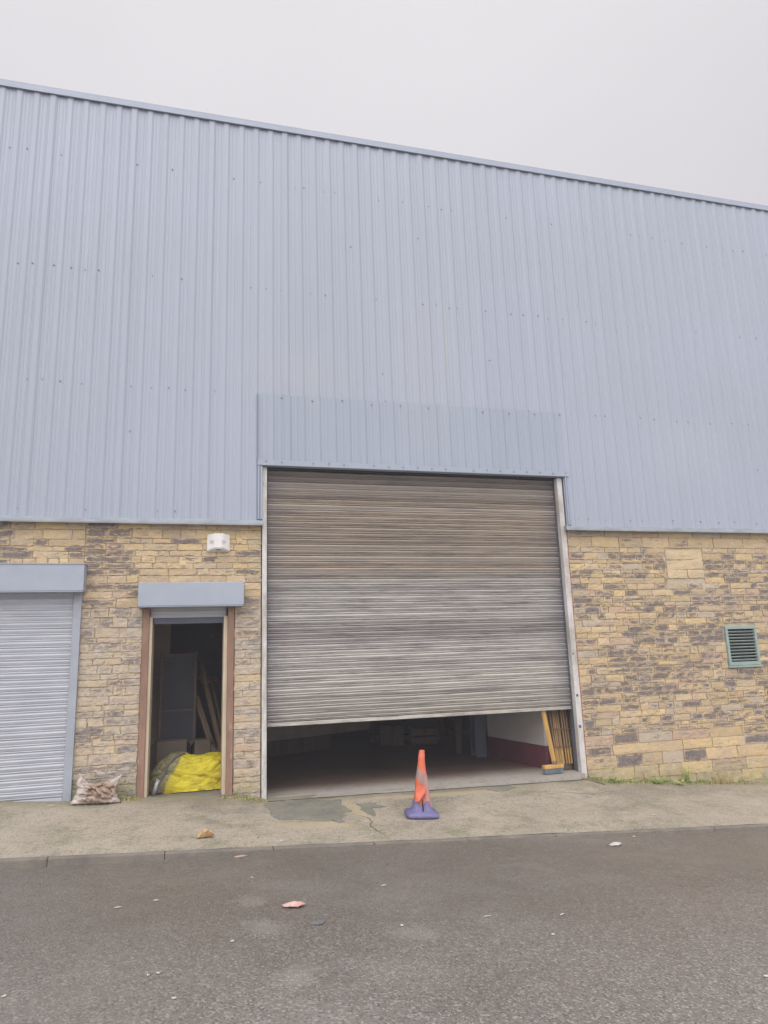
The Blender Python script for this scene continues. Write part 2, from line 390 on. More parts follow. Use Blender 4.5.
def sheet(name, xs, ys, fz, m):
    bm = bmesh.new()
    g = [[bm.verts.new((x, y, fz(x, y))) for x in xs] for y in ys]
    for j in range(len(ys) - 1):
        for i in range(len(xs) - 1):
            bm.faces.new((g[j][i], g[j][i + 1], g[j + 1][i + 1], g[j + 1][i]))
    return struct(name, bm, m, True)
xs = [-60, -40, -25, -15] + frange(-10, 18, .12) + [25, 40, 60]
sheet('road', xs, [-10] + frange(-8.5, -1.93, .15), zr, M_road)
sheet('pavement', xs, frange(YK + .012, -.02, .1) + [.03], zp, M_pave)
sheet('far_pavement', xs, [-12.5, -10.0], lambda x, y: -.055 * x + .04, M_pave)
sheet('ground', [-120, 120], [-120, 120], lambda x, y: -.055 * x - 1.6, M_earth)
# dark silt in the joint between the threshold and the pavement
bm = bmesh.new(); rows = []
for x in frange(.82, 4.95, .03):
    c_ = -.148 + .012 * N(x * 2.5, 3); w = .010 + .016 * max(0, N(x * 3.1, 8) + .35)
    rows.append([bm.verts.new((x, yy, zp(x, yy) + .004)) for yy in (c_ - w, c_ + .4 * w + .004)])
for a, b in zip(rows, rows[1:]): bm.faces.new((a[0], b[0], b[1], a[1]))
struct('silt', bm, mat_simple('dark_silt', (.06, .05, .04), (.12, .1, .07), 12, .9))
def crack(pts, w):
    bm = bmesh.new(); P = []
    for a, b in zip(pts, pts[1:]):
        for i in range(12):
            q = Vector(a).lerp(Vector(b), i / 12); P.append(q + Vector((N(q.x * 9, q.y * 9, 2), N(q.x * 9, q.y * 9, 6))) * .05)
    rows = []
    for i, q in enumerate(P):
        t = (P[min(i + 1, len(P) - 1)] - P[max(0, i - 1)]).normalized(); s_ = Vector((-t.y, t.x)) * w * (.4 + abs(N(i * .6, w * 90))) * math.sin(math.pi * (i + .5) / len(P))
        rows.append([bm.verts.new((*(q + d), zp(*(q + d)) + .004)) for d in (s_, -s_)])
    for a, b in zip(rows, rows[1:]): bm.faces.new((a[0], b[0], b[1], a[1]))
    struct('crack', bm, M_silt)
M_silt = mat_simple('dark_silt', (.07, .06, .05), (.12, .1, .07), 12, .9)
crack([(1.60, -.9), (1.78, -1.15), (1.72, -1.45), (1.80, -1.84)], .006)
crack([(1.64, -.66), (2.3, -.75), (2.9, -.55), (3.5, -.33)], .004)
crack([(3.9, -.45), (4.6, -.7), (5.3, -.62)], .004)
# kerbstones
bm = bmesh.new()
x = -.22 - .915 * 14
while x < 22:
    x1 = x + .915 - .002
    for v in box(bm, x, x1, YK - .06, YK + .015, -.3, .0, bev=.012):
        if v.co.z > -.15: v.co.z += zk(v.co.x) + .002
        else: v.co.z += zk(v.co.x)
        v.co.y += .004 * N(x * 3)
    x += .915
struct('kerb', bm, M_kerb)
# bitumen repairs on the pavement
def patch(name, pts):
    bm = bmesh.new()
    P = []
    n_ = len(pts)
    for i in range(n_):
        a, b = Vector(pts[i]), Vector(pts[(i + 1) % n_])
        for s in range(10):
            q = a.lerp(b, s / 10); q += Vector((N(q.x * 7, q.y * 7, 1) + .5 * N(q.x * 22, q.y * 22, 1), N(q.x * 7, q.y * 7, 5) + .5 * N(q.x * 22, q.y * 22, 6))) * .09
            P.append(q)
    c_ = sum(P, Vector((0, 0))) / len(P)
    rings = []
    for t, dz in ((1, .003), (.93, .008), (.6, .009), (.25, .009)):
        rings.append([bm.verts.new((*(c_ + (q - c_) * t), zp(*(c_ + (q - c_) * t)) + dz)) for q in P])
    for a, b in zip(rings, rings[1:]):
        for i in range(len(P)): bm.faces.new((a[i], a[(i + 1) % len(P)], b[(i + 1) % len(P)], b[i]))
    bm.faces.new(rings[-1])
    return struct(name, bm, M_patch)
patch('bitumen_patch', [(.80, -.26), (.9, -.13), (1.25, -.2), (1.60, -.35), (1.64, -.67), (1.557, -.95), (1.46, -1.25), (1.344, -1.17), (1.2, -1.03), (.955, -1.05), (.78, -.8)])
patch('bitumen_patch', [(1.80, -.60), (1.87, -.46), (1.96, -.56), (2.05, -.70), (1.926, -.78), (1.80, -1.05), (1.74, -.95)])
patch('bitumen_patch', [(3.45, -.24), (3.665, -.166), (3.83, -.2), (3.77, -.34), (3.57, -.36)])

# ------------------------------------------------------------------ WAREHOUSE
H0, H1 = 3.22, 8.905
wh = empty('warehouse', (0, 0, 0))
tag(wh, 'tall warehouse of blue-grey ribbed steel cladding above a yellow stone base wall', 'warehouse')
XL, XR, DEP = -8.0, 18.0, 16.0
# stone wall: a mortar backing with openings, and every stone a raised block
bm = bmesh.new()
def back(x0, x1, z0, z1): box(bm, x0, x1, .005, .42, z0, z1, mi=1)
back(XL, -3.5, -.9, 3.3); back(-3.5, -1.27, 2.36, 3.3); back(-1.27, -.606, -.6, 3.3)
back(-.606, .44, 2.2, 3.3); back(.44, .75, -.5, 3.3); back(4.986, XR, -1.5, 3.3)
VENT = (7.40, 7.94, 1.26, 1.82)
lay_c = bm.loops.layers.float_color.new('stone'); lay_s = bm.loops.layers.float.new('soot')
def hcol(h):  # buff palette
    a = [(.64, .46, .21), (.70, .52, .25), (.58, .43, .24), (.53, .39, .22), (.66, .47, .25), (.50, .39, .26), (.68, .52, .31)]
    b = a[h % len(a)]; v = rnd.uniform(.76, 1.12); return tuple(min(.75, c_ * v) for c_ in b)
def stone(x0, x1, z0, z1, cc, soot, prot):
    gap = rnd.uniform(.003, .007)
    x0 += gap; x1 -= gap; z0 += gap * .8; z1 -= gap * .8
    if x1 - x0 < .03 or z1 - z0 < .02: return
    nx = max(3, min(12, int((x1 - x0) / .032))); nz_ = max(3, min(6, int((z1 - z0) / .03)))
    sd_ = rnd.uniform(0, 100)
    g = []
    for j in range(nz_ + 1):
        row = []
        for i in range(nx + 1):
            u, v = i / nx, j / nz_
            ed_ = min(u * (x1 - x0), (1 - u) * (x1 - x0), v * (z1 - z0), (1 - v) * (z1 - z0))
            p = .002 + prot * (1 if ed_ > .012 else .8) + .005 * N(u * 4 + sd_, v * 3, sd_) * (1 if ed_ > .005 else .3)
            row.append(bm.verts.new((x0 + u * (x1 - x0) + (.012 * N(v * 3, sd_) + .008 * N(v * 9, sd_) if i in (0, nx) else 0),
                                     -p, z0 + v * (z1 - z0) + (.011 * N(u * 4, sd_, 2) + .008 * N(u * 13, sd_, 2) if j in (0, nz_) else 0))))
        g.append(row)
    fs = []
    inner = {g[j][i] for j in range(1, nz_) for i in range(1, nx)}
    for j in range(nz_):
        for i in range(nx): fs.append(bm.faces.new((g[j][i], g[j][i + 1], g[j + 1][i + 1], g[j + 1][i])))
    rim = [g[0][i] for i in range(nx + 1)] + [g[j][nx] for j in range(1, nz_ + 1)] + [g[nz_][i] for i in range(nx - 1, -1, -1)] + [g[j][0] for j in range(nz_ - 1, 0, -1)]
    bk = [bm.verts.new((v.co.x, .03, v.co.z)) for v in rim]
    for i in range(len(rim)):
        fs.append(bm.faces.new((rim[(i + 1) % len(rim)], rim[i], bk[i], bk[(i + 1) % len(rim)])))
    for f in fs:
        f.material_index = 0; f.smooth = False
        for lp in f.loops: lp[lay_c] = (*cc, 1); lp[lay_s] = soot * (1 if lp.vert in inner else .5)
BIG = [(6.55, 7.18, 2.52, 2.94), (-1.98, -1.30, 2.72, 3.2)]   # blocked-up openings in smoother blocks
def hit(x0, x1, z0, z1):
    for (a, b, c_, d) in BIG[:1] + [VENT]:
        if x0 < b and x1 > a and z0 < d and z1 > c_: return (a, b, c_, d)
def run(xa, xb, za, zb, region):
    z = za
    while z < zb - .02:
        if region == 'R':
            hgt = rnd.choice([.055, .075, .09, .10, .065, .085]) if .35 < z < 2.95 else (rnd.choice([.15, .17]) if z > 2.9 else rnd.choice([.13, .15, .16]))
        else: hgt = rnd.choice([.06, .08, .09, .10, .115, .07])
        z1 = min(zb, z + hgt)
        if zb - z1 < .06: z1 = zb
        x = xa
        while x < xb - .01:
            wd = rnd.uniform(.10, .38) if hgt < .125 else rnd.uniform(.3, .6)
            x1 = min(xb, x + wd)
            if xb - x1 < .1: x1 = xb
            h_ = hit(x, x1, z, z1); nx_ = x1
            if h_:
                if x < h_[0] - .03: x1 = h_[0]; nx_ = x1
                elif x1 > h_[1] + .03 and x >= h_[0] - .03: x = h_[1]; x1 = max(x1, x + .12); nx_ = x1
                else: x = max(x1, h_[0]); x = h_[1] if x < h_[1] else x; continue
            soot = 0; cc = hcol(rnd.randrange(7))
            cx_, cz_ = (x + x1) / 2, (z + z1) / 2
            if region == 'R':
                p = .25 if cz_ > 2.85 or cz_ < .15 else .66
                p += .4 * N(cx_ * .8, cz_ * 2.2)
                if 4.97 < cx_ < 5.6: p -= .22
                if x1 - x < .45 and rnd.random() < p: soot = rnd.uniform(.55, 1.0)
                else: soot = rnd.uniform(0, .5)
                if rnd.random() < .08: cc = (.52, .34, .25)
                if rnd.random() < .12: cc = (.46, .40, .33)
                mo = max(0, 1 - (cz_ - lerp(WB, cx_)) / .22); cc = tuple(a * (1 - .75 * min(1, mo)) + b * .75 * min(1, mo) for a, b in zip(cc, (.30, .31, .13)))
            else:
                if cz_ > 2.25: soot = rnd.choice((0, .15, .3, .45)) if cx_ < 0 else rnd.uniform(0, .45)
                else:
                    soot = rnd.choice((.1, .25, .4, .55, .7)); q_ = rnd.uniform(.3, .75); cc = tuple(a * (1 - q_) + b * q_ for a, b in zip(cc, (.50, .43, .35)))
                if -1.32 < cx_ < -.75 and cz_ > 2.55: soot = rnd.uniform(.6, .95)
                if -1.2 < cx_ < -.7 and 2.0 < cz_ < 2.5 and rnd.random() < .5: soot = .75
                if cx_ < -2.05 and cz_ > 2.7: soot = .85
                if rnd.random() < .08: cc = (.55, .38, .27)
                if cz_ < .45 and cx_ < -.55 and cz_ < .32: cc = (.22, .24, .15)
                if rnd.random() < .12: soot = .95
            stone(x, x1, z, z1, cc, soot, rnd.uniform(.001, .012))
            x = nx_
        z = z1
run(XL, -3.52, -.3, H0 + .02, 'L'); run(-3.52, -1.27, 2.40, H0 + .02, 'L'); run(-1.27, -.606, -.1, 2.21, 'L')
run(-1.27, .75, 2.21, H0 + .02, 'L'); run(.435, .75, -.1, 2.21, 'L'); run(4.985, 12, -1.0, H0 + .02, 'R')
for (a, b, c_, d) in BIG[:1]:
    zz_ = [c_, c_ + .13, c_ + .27, d]
    for i in range(3):
        stone(a, b if i else a + .34, zz_[i], zz_[i + 1], (.66, .52, .31), .05, .010)
        if not i: stone(a + .34, b, zz_[i], zz_[i + 1], (.68, .53, .33), .05, .010)
wall_o = obj('stone_wall', bm, [M_stone, M_mortar], wh)
tag(wall_o, 'coursed yellow sandstone with many soot-dark stones')

# cladding: trapezoidal ribs, sheet laps, screws
def rib_profile(xa, xb, pitch, x0, seed):
    r2 = random.Random(seed); pts = []
    i = math.floor((xa - x0) / pitch) - 1
    while x0 + i * pitch < xb + pitch:
        c_ = x0 + i * pitch; j = r2.uniform(-.006, .006); c_ += j
        lap = (i % 5 == 0)
        w = .024 + (.004 if lap else 0)
        for dx, d in ((-w - .028, 0), (-w, .0145), (w, .0145), (w + .026, 0)): pts.append((c_ + dx, d + (.004 if lap and d else 0)))
        if lap: pts.append((c_ + w + .024, 0.004)); pts.append((c_ + w + .028, -.001))
        for q in (.38, .62):
            pts += [(c_ + pitch * q - .010, 0), (c_ + pitch * q, .004), (c_ + pitch * q + .010, 0)]
        i += 1
    pts = [p for p in sorted(pts) if xa < p[0] < xb]
    return [(xa, pts[0][1])] + pts + [(xb, pts[-1][1])]
def ribbed(bm, xa, xb, za, zb, y, pitch, x0, seed, mi=0, thick=True):
    pr = rib_profile(xa, xb, pitch, x0, seed)
    zs = frange(za, zb, .8)
    g = [[bm.verts.new((x, y - d - .004 * N(x * .5, z * .6, seed), z)) for x, d in pr] for z in zs]
    for j in range(len(zs) - 1):
        for i in range(len(pr) - 1):
            f = bm.faces.new((g[j][i], g[j][i + 1], g[j + 1][i + 1], g[j + 1][i])); f.material_index = mi
    return pr
def screw(bm, x, y, z, r=.014, mi=1):
    ret = bmesh.ops.create_cone(bm, cap_ends=True, segments=8, radius1=r, radius2=r * .8, depth=.012)
    for v in ret['verts']:
        v.co = Vector((x + v.co.x, y - v.co.z, z + v.co.y))
    for f in {f for v in ret['verts'] for f in v.link_faces}: f.material_index = mi
bm = bmesh.new()
YC = -.045
ribbed(bm, XL, .735, 3.24, H1, YC, .2, .06, 3)
ribbed(bm, .735, 4.975, 4.92, H1, YC, .2, .06, 4)
ribbed(bm, 4.975, XR, 3.24, H1, YC, .2, .06, 5)
rr_ = random.Random(11)
for z in (3.36, 4.92, 6.42, 8.0):
    i = math.floor((XL) / .2)
    while i * .2 < 13:
        xx = i * .2 + .06 + .1; i += 1
        if rr_.random() < .5 or xx < -7.5: continue
        if .7 < xx < 5 and z < 4.9: continue
        screw(bm, xx + rr_.choice((-.04, 0, .04)), YC - .004, z + rr_.uniform(-.015, .015), rr_.choice((.007, .010, .011)))
for z in (4.3, 5.6, 7.2):
    for q in range(6): screw(bm, -7.94 + .2 * rr_.randrange(90) + .11, YC - .004, z + rr_.uniform(-.3, .3), .010)
clad = obj('cladding', bm, [M_clad, M_screw], wh)
tag(clad, 'blue-grey ribbed steel sheets with rows of screws')
bm = bmesh.new()
ribbed(bm, .70, 5.045, 3.985, 4.915, YC - .018, .2, .07, 8)
for i in range(22):
    if i in (2, 6, 13): continue
    screw(bm, .80 + i * .2, YC - .047, 4.005 + rr_.uniform(-.01, .01), .012)
    if i % 2: screw(bm, .80 + i * .2, YC - .024, 4.87 + rr_.uniform(-.02, .02), .012)
# folded lower and side edges
box(bm, .70, 5.045, YC - .044, YC + .05, 3.962, 3.984, mi=0); box(bm, .70, 5.045, YC - .0455, YC - .0425, 3.965, 4.035, mi=0)
box(bm, .695, .699, YC - .045, YC + .02, 3.962, 4.915)
lintel = obj('lintel_cladding', bm, [M_clad2, M_screw], wh)
tag(lintel, 'slightly darker band of ribbed sheet over the big opening')
# side and back of the building, roof
bm = bmesh.new()
box(bm, XL, XL + .1, .43, DEP, -1, H1); box(bm, XR - .1, XR, .43, DEP, -2, H1); box(bm, XL, XR, DEP, DEP + .1, -2, H1)
obj('side_cladding', bm, M_clad, wh)
bm = bmesh.new()
vs = box(bm, XL - .05, XR + .05, .03, DEP + .15, H1 + .001, H1 + .03)
obj('roof', bm, M_flash2, wh)
bm = bmesh.new()
# eaves flashing: folded strip with a lip
box(bm, XL - .05, XR + .05, -.085, -.075, H1 - .060, H1 + .022)
box(bm, XL - .05, XR + .05, -.085, .02, H1 + .023, H1 + .031)
box(bm, XL - .05, XR + .05, -.0745, -.066, H1 - .060, H1 - .053)
x = XL
while x < XR:
    box(bm, x, x + .05, -.0875, -.0855, H1 - .062, H1 + .023); x += 3.0
obj('eaves_flashing', bm, M_flash, wh)
for (a, b) in ((XL, .765), (4.935, XR)):
    bm = bmesh.new()
    segs = frange(a, b, .6)
    prof = [(.008, 3.262), (-.05 - .045, 3.252), (-.108, 3.205), (-.108, 3.188), (-.100, 3.188), (.008, 3.215)]
    g = [[bm.verts.new((x, y, z + .004 * N(x * 1.1, 9))) for y, z in prof] for x in segs]
    for i in range(len(segs) - 1):
        for j in range(len(prof)): bm.faces.new((g[i][j], g[i][(j + 1) % 6], g[i + 1][(j + 1) % 6], g[i + 1][j]))
    bm.faces.new(g[0]); bm.faces.new(list(reversed(g[-1])))
    obj('drip_flashing', bm, M_flash2, wh)
# cladding reveal trims beside the upper part of the opening
for (a, b, nm_) in ((.70, .757, 0), (4.985, 5.035, 1)):
    bm = bmesh.new()
    box(bm, a, a + .022, -.085, .0, 3.27, 3.958, bev=.003); box(bm, a + .030, b, -.078, .0, 3.27, 3.958, bev=.003)
    obj('corner_trim', bm, M_flash, wh)
# posts
bm = bmesh.new(); box(bm, .760, .818, -.03, .125, -.06, 3.955, bev=.006); pl = obj('door_post', bm, M_post, wh); pl['label'] = 'slim cream and white painted post left of the big shutter'
bm = bmesh.new(); box(bm, .7505, .7585, .0, .2, -.06, 3.2); obj('post_seal', bm, M_black, wh)
bm = bmesh.new(); box(bm, 4.885, 4.965, -.03, .125, -.14, 3.955, bev=.008)
for (z, w) in ((.55, .035), (.95, .03), (1.5, .02)): box(bm, 4.90, 4.90 + w, -.034, -.0295, z, z + w, mi=1)
pr_ = obj('door_post', bm, [M_post, M_dark], wh); pr_['label'] = 'scuffed whitish steel post right of the big shutter'
bm = bmesh.new(); box(bm, 4.967, 4.984, -.012, .1, -.14, 3.2); obj('rusty_edge', bm, M_rusty, wh)

# roller curtains
def curtain(bm, x0, x1, z0, z1, y, pitch, depth, sag=0, seed=1):
    z = z1; i = 0
    xs_ = frange(x0, x1, .25)
    rows = []
    r3 = random.Random(seed)
    while z > z0 + .001:
        zb = max(z0, z - pitch); jit = r3.uniform(-.004, .004)
        for t, d in ((0, -.30), (.05, .1), (.14, .8), (.24, .95), (.36, .70), (.50, .50), (.62, .38), (.68, .0), (.72, -.05), (.78, .52), (.88, .48), (.95, -.25)):
            rows.append((z + (zb - z) * t, d * depth + jit * .5, i))
        z = zb; i += 1
    rows.append((z0, 0, i))
    g = [[bm.verts.new((x, y - d - .004 * N(x * .9, ii * .7, seed) - sag * math.sin(math.pi * (x - x0) / (x1 - x0)), zz_ + .006 * N(x * .7, ii * .25, seed + 4))) for x in xs_] for zz_, d, ii in rows]
    for j in range(len(rows) - 1):
        for k_ in range(len(xs_) - 1):
            f = bm.faces.new((g[j][k_], g[j + 1][k_], g[j + 1][k_ + 1], g[j][k_ + 1])); f.smooth = True
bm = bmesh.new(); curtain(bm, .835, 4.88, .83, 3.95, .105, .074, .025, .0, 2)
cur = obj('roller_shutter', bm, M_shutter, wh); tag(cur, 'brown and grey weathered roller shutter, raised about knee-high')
bm = bmesh.new(); box(bm, .835, 4.88, .082, .112, .785, .826, bev=.006); box(bm, .835, 4.88, .068, .0815, .785, .794)
obj('bottom_rail', bm, M_shutter, cur)
bm = bmesh.new(); tube(bm, [(.80, .32, 4.12), (5.0, .32, 4.12)], .17, 20); box(bm, .76, 4.97, .10, .5, 3.96, 3.975); obj('shutter_drum', bm, M_dark, wh)
for a in (.8205, 4.8815):
    bm = bmesh.new(); box(bm, a, a + .0022, .05, .14, -.05, 3.95); obj('guide_channel', bm, M_dark, wh)
# side roller shutter (left, closed)
bm = bmesh.new(); curtain(bm, -3.42, -1.355, .20, 2.40, -.02, .069, .015, 0, 5)
cur2 = obj('side_shutter', bm, M_shut2, wh); tag(cur2, 'closed pale grey roller shutter at the left edge')
bm = bmesh.new(); box(bm, -3.42, -1.355, -.045, -.01, .135, .196, bev=.006); obj('bottom_rail', bm, M_shut2, cur2)
for a in (-3.50, -1.352):
    bm = bmesh.new(); box(bm, a, a + .085, -.055, .02, .13, 2.40, bev=.006); obj('guide_rail', bm, M_guide, wh)
bm = bmesh.new(); box(bm, -3.6, -1.235, -.20, .01, 2.395, 2.70, bev=.006)
box(bm, -3.595, -1.241, -.197, .01, 2.384, 2.394); box(bm, -3.61, -1.228, -.208, .01, 2.694, 2.703)
obj('shutter_housing', bm, M_hous, wh)
# doorway
bm = bmesh.new(); box(bm, -.655, .535, -.17, .012, 2.215, 2.485, bev=.006)
box(bm, -.648, .528, -.165, .01, 2.204, 2.2145)
obj('shutter_housing', bm, M_hous, wh)
bm = bmesh.new()
box(bm, -.522, .344, .055, .075, 2.09, 2.24, bev=.004); box(bm, -.522, .344, .045, .0545, 2.13, 2.165, bev=.004)
obj('rolled_curtain', bm, M_shut2, wh)
bm = bmesh.new(); box(bm, -.496, .311, .076, .13, 2.02, 2.13, bev=.004); obj('curtain_rail', bm, M_steel, wh)
fr = None
bm = bmesh.new()
box(bm, -.603, -.53, -.03, .06, .06, 2.20, bev=.005); box(bm, .358, .432, -.03, .06, .0, 2.20, bev=.005)
fr = obj('door_frame', bm, M_frame, wh)
bm = bmesh.new()
box(bm, -.5295, -.497, -.005, .40, .10, 2.10, bev=.004); box(bm, .312, .3575, .0, .36, .08, 2.10, bev=.004)
obj('frame_lining', bm, M_cream, fr)
bm = bmesh.new(); box(bm, -.58, .44, -.05, .42, -.15, .085, bev=.01); obj('door_step', bm, M_kerb, wh)
# louvred vent
bm = bmesh.new(); a, b, c_, d = VENT
box(bm, a, b, -.035, .01, d - .045, d, bev=.004); box(bm, a, b, -.035, .01, c_, c_ + .05, bev=.004)
box(bm, a, a + .04, -.034, .01, c_ + .051, d - .046, bev=.004); box(bm, b - .04, b, -.034, .01, c_ + .051, d - .046, bev=.004)
box(bm, a - .02, b + .02, -.04, .005, c_ - .03, c_ - .004, bev=.005)
ven = obj('vent_frame', bm, M_vent, wh)
tag(ven, 'small pale green louvred vent in the right stone wall')
for i in range(10):
    z = c_ + .075 + i * .0445
    bm = bmesh.new(); M_ = Matrix.Translation((0, -.012, z)) @ Matrix.Rotation(R_(-34), 4, 'X')
    box(bm, a + .042, b - .042, -.016, .016, -.0025, .0025, M=M_)
    obj('blade', bm, M_ventd, ven)
bm = bmesh.new(); box(bm, a + .041, b - .041, .005, .009, c_ + .05, d - .045); obj('vent_backing', bm, M_black, ven)

# ---- interior shell
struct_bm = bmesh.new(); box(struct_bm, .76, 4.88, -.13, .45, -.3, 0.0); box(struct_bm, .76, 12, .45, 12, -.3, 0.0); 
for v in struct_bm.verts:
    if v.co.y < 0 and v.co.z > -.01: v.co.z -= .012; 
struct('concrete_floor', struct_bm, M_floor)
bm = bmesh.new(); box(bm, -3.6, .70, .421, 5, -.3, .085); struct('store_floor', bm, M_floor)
bm = bmesh.new()
box(bm, .55, .70, .43, 12, .085, 4.5)           # partition between store and bay
box(bm, -3.6, .55, 2.75, 2.85, .085, 2.8)         # store back wall
box(bm, -3.6, .54, .43, 4.0, 2.8, 2.9)          # store ceiling
box(bm, -1.25, -1.15, .43, 3.99, .085, 2.8)     # store left wall
box(bm, .76, 12, 9.0, 9.1, 0, 4.6)              # bay back wall
box(bm, 10, 10.1, .43, 9, 0, 4.6)
box(bm, .71, 10, .55, 9, 4.55, 4.65)
obj('interior_wall', bm, [M_darkin], wh)
bm = bmesh.new()                                 # brown boarded wall, left rear
P0, P1 = Vector((.72, 3.2)), Vector((3.12, 4.30)); d_ = (P1 - P0)
ang = math.atan2(d_.y, d_.x); M_ = Matrix.Translation((P0.x, P0.y, 0)) @ Matrix.Rotation(ang, 4, 'Z')
box(bm, 0, d_.length, 0, .06, .24, 3.5, M=M_)
obj('rear_boarding', bm, M_inwall, wh)
bm = bmesh.new(); box(bm, 0, d_.length - .9, -.01, .0, 0, .238, M=M_); obj('rear_skirting', bm, M_frame2, wh)
# white and maroon partition at the right of the bay
P0, P1 = Vector((4.58, .34)), Vector((4.34, 1.72)); d_ = P1 - P0
ang = math.atan2(d_.y, d_.x); M_ = Matrix.Translation((P0.x, P0.y, 0)) @ Matrix.Rotation(ang, 4, 'Z')
bm = bmesh.new(); box(bm, 0, d_.length, -.12, 0, .30, 3.6, M=M_); obj('white_partition', bm, M_whitew, wh)
bm = bmesh.new(); box(bm, .0, d_.length, -.125, .006, 0, .298, M=M_); obj('maroon_dado', bm, M_maroon, wh)
bm = bmesh.new()
box(bm, 4.14, 4.32, 1.74, 1.76, 0, 4.5); box(bm, 4.14, 4.32, 1.92, 1.94, 0, 4.5); box(bm, 4.22, 4.235, 1.7605, 1.9195, 0, 4.5)
obj('steel_column', bm, M_steel, wh)
bm = bmesh.new(); box(bm, 5.4, 6.9, 5.6, 5.7, 0, 1.5); obj('rear_panel', bm, M_inwall, wh)

# ------------------------------------------------------------------ THINGS
# white alarm box on the stone
bm = bmesh.new()
pts = [(-.135, 0), (-.135, -.03), (-.05, -.085), (.05, -.085), (.135, -.03), (.135, 0)]
topz = [.0, 0.0, .012, .012, .0, .0]; botz = [-.205, -.205, -.17, -.17, -.205, -.205]
t_ = [bm.verts.new((x, y, 3.075 + z)) for (x, y), z in zip(pts, topz)]
b_ = [bm.verts.new((x, y, 3.075 + z)) for (x, y), z in zip(pts, botz)]
for i in range(6): bm.faces.new((b_[i], b_[(i + 1) % 6], t_[(i + 1) % 6], t_[i]))
bm.faces.new(t_); bm.faces.new(list(reversed(b_)))
bmesh.ops.bevel(bm, geom=bm.edges[:], offset=.008, segments=2, affect='EDGES')
al = obj('alarm_box', bm, M_white, None, loc=(.235, 0, 0))
tag(al, 'small white box on the stone above the open doorway', 'alarm box')
for s in (-1, 1):
    bm = bmesh.new()
    for (dx, dz, w, h_) in ((-.022, .012, .03, .006), (.006, .0, .008, .028), (-.02, -.012, .034, .006)):
        box(bm, dx - w / 2, dx + w / 2, -.003, .0, dz - h_ / 2, dz + h_ / 2)
    obj('marking', bm, M_mark, al, loc=(s * .07, -.0755, 2.985), rot=(0, 0, R_(33) * s))
bm = bmesh.new(); box(bm, -.028, .028, -.06, -.01, 2.885, 2.904, bev=.004); obj('sensor', bm, M_black, al)

# traffic cone, crushed, orange with a purple base
def lathe(bm, prof, seg=28, fn=None, mi=0):
    rings = []
    for r, z in prof:
        ring = []
        for k_ in range(seg):
            a = 2 * math.pi * k_ / seg; p = Vector((r * math.cos(a), r * math.sin(a), z))
            ring.append(bm.verts.new(fn(p) if fn else p))
        rings.append(ring)
    for a, b in zip(rings, rings[1:]):
        for k_ in range(seg):
            f = bm.faces.new((a[k_], a[(k_ + 1) % seg], b[(k_ + 1) % seg], b[k_])); f.smooth = True; f.material_index = mi
    return rings
k = NT('orange_cone_plastic')
sx = k.n('ShaderNodeSeparateXYZ'); k.l(k.coord(), sx.inputs[0])
c = k.mix(k.ramp(k.noise(18, 5, .6), .4, .65), (.66, .15, .075), (.55, .125, .075))
zb = k.math('ADD', sx.outputs[2], k.ramp(k.noise(10, 4, .6), 0, 1, -.05, .05))
zb = k.math('ADD', zb, k.math('MULTIPLY', sx.outputs[0], .9))
band = k.math('MULTIPLY', k.ramp(zb, .335, .35), k.ramp(zb, .485, .47))
c = k.mix(k.math('MULTIPLY', band, .85), c, (.30, .24, .22))
rt = k.math('MULTIPLY', k.ramp(sx.outputs[0], .018, .045), k.ramp(zb, .46, .40))
c = k.mix(k.math('MULTIPLY', rt, .8), c, (.52, .27, .24))
k.col(c); k.rough(.5); k.bump(k.noise(25, 4, .6), .004); M_cone = k.m
M_base = mat_simple('purple_rubber_base', (.165, .15, .32), (.13, .12, .235), 12, .6, .003)
cone = empty('traffic_cone', (2.335, -1.11, zp(2.335, -1.11)), (0, R_(3.0), R_(-10))); cone.scale = (.90, .90, .93)
tag(cone, 'battered orange traffic cone on a purple base in front of the shutter', 'traffic cone')
def dent(p):
    q = p.copy(); a = math.atan2(q.y, q.x)
    fz = max(0, 1 - abs(q.z - .19) / .20)
    d = max(0, math.cos(a + math.pi / 2)) ** 6 * fz * .055
    q.y += d
    q.x += .006 * math.sin(q.z * 9) + .006 * N(q.z * 8, a)
    w = 1.12 + .05 * math.sin(q.z * 22) * (q.z < .5); q.x *= w
    return q
bm = bmesh.new()
lathe(bm, [(.018, .70), (.024, .705), (.027, .70), (.028, .665), (.033, .66), (.037, .60), (.046, .50), (.050, .485), (.054, .46), (.066, .37), (.075, .28), (.080, .24), (.088, .20), (.094, .14), (.098, .09)], 32, dent)
cb = obj('cone_body', bm, M_cone, cone)
bm = bmesh.new()  # torn flap
for s_, (x0, x1, z) in enumerate(((-.085, .02, .33), (-.09, .035, .27), (-.10, .0, .20), (-.10, -.03, .13))):
    pass
vv = [bm.verts.new(p) for p in ((-.07, -.055, .325), (.035, -.082, .315), (.03, -.095, .26), (-.01, -.108, .21), (-.045, -.10, .165), (-.082, -.075, .15), (-.082, -.06, .24))]
bm.faces.new(vv); 
r_ = bmesh.ops.extrude_face_region(bm, geom=bm.faces[:])
for v in [g for g in r_['geom'] if isinstance(g, bmesh.types.BMVert)]: v.co.y += .006
obj('torn_flap', bm, mat_simple('bright_orange_plastic', (.68, .16, .08), (.60, .14, .07), 20, .5), cone)
bm = bmesh.new()
n_ = 40; rings = []
def sq(a, r, e=.28):
    c_, s = math.cos(a), math.sin(a)
    return Vector((r * math.copysign(abs(c_) ** e, c_), r * math.copysign(abs(s) ** e, s)))
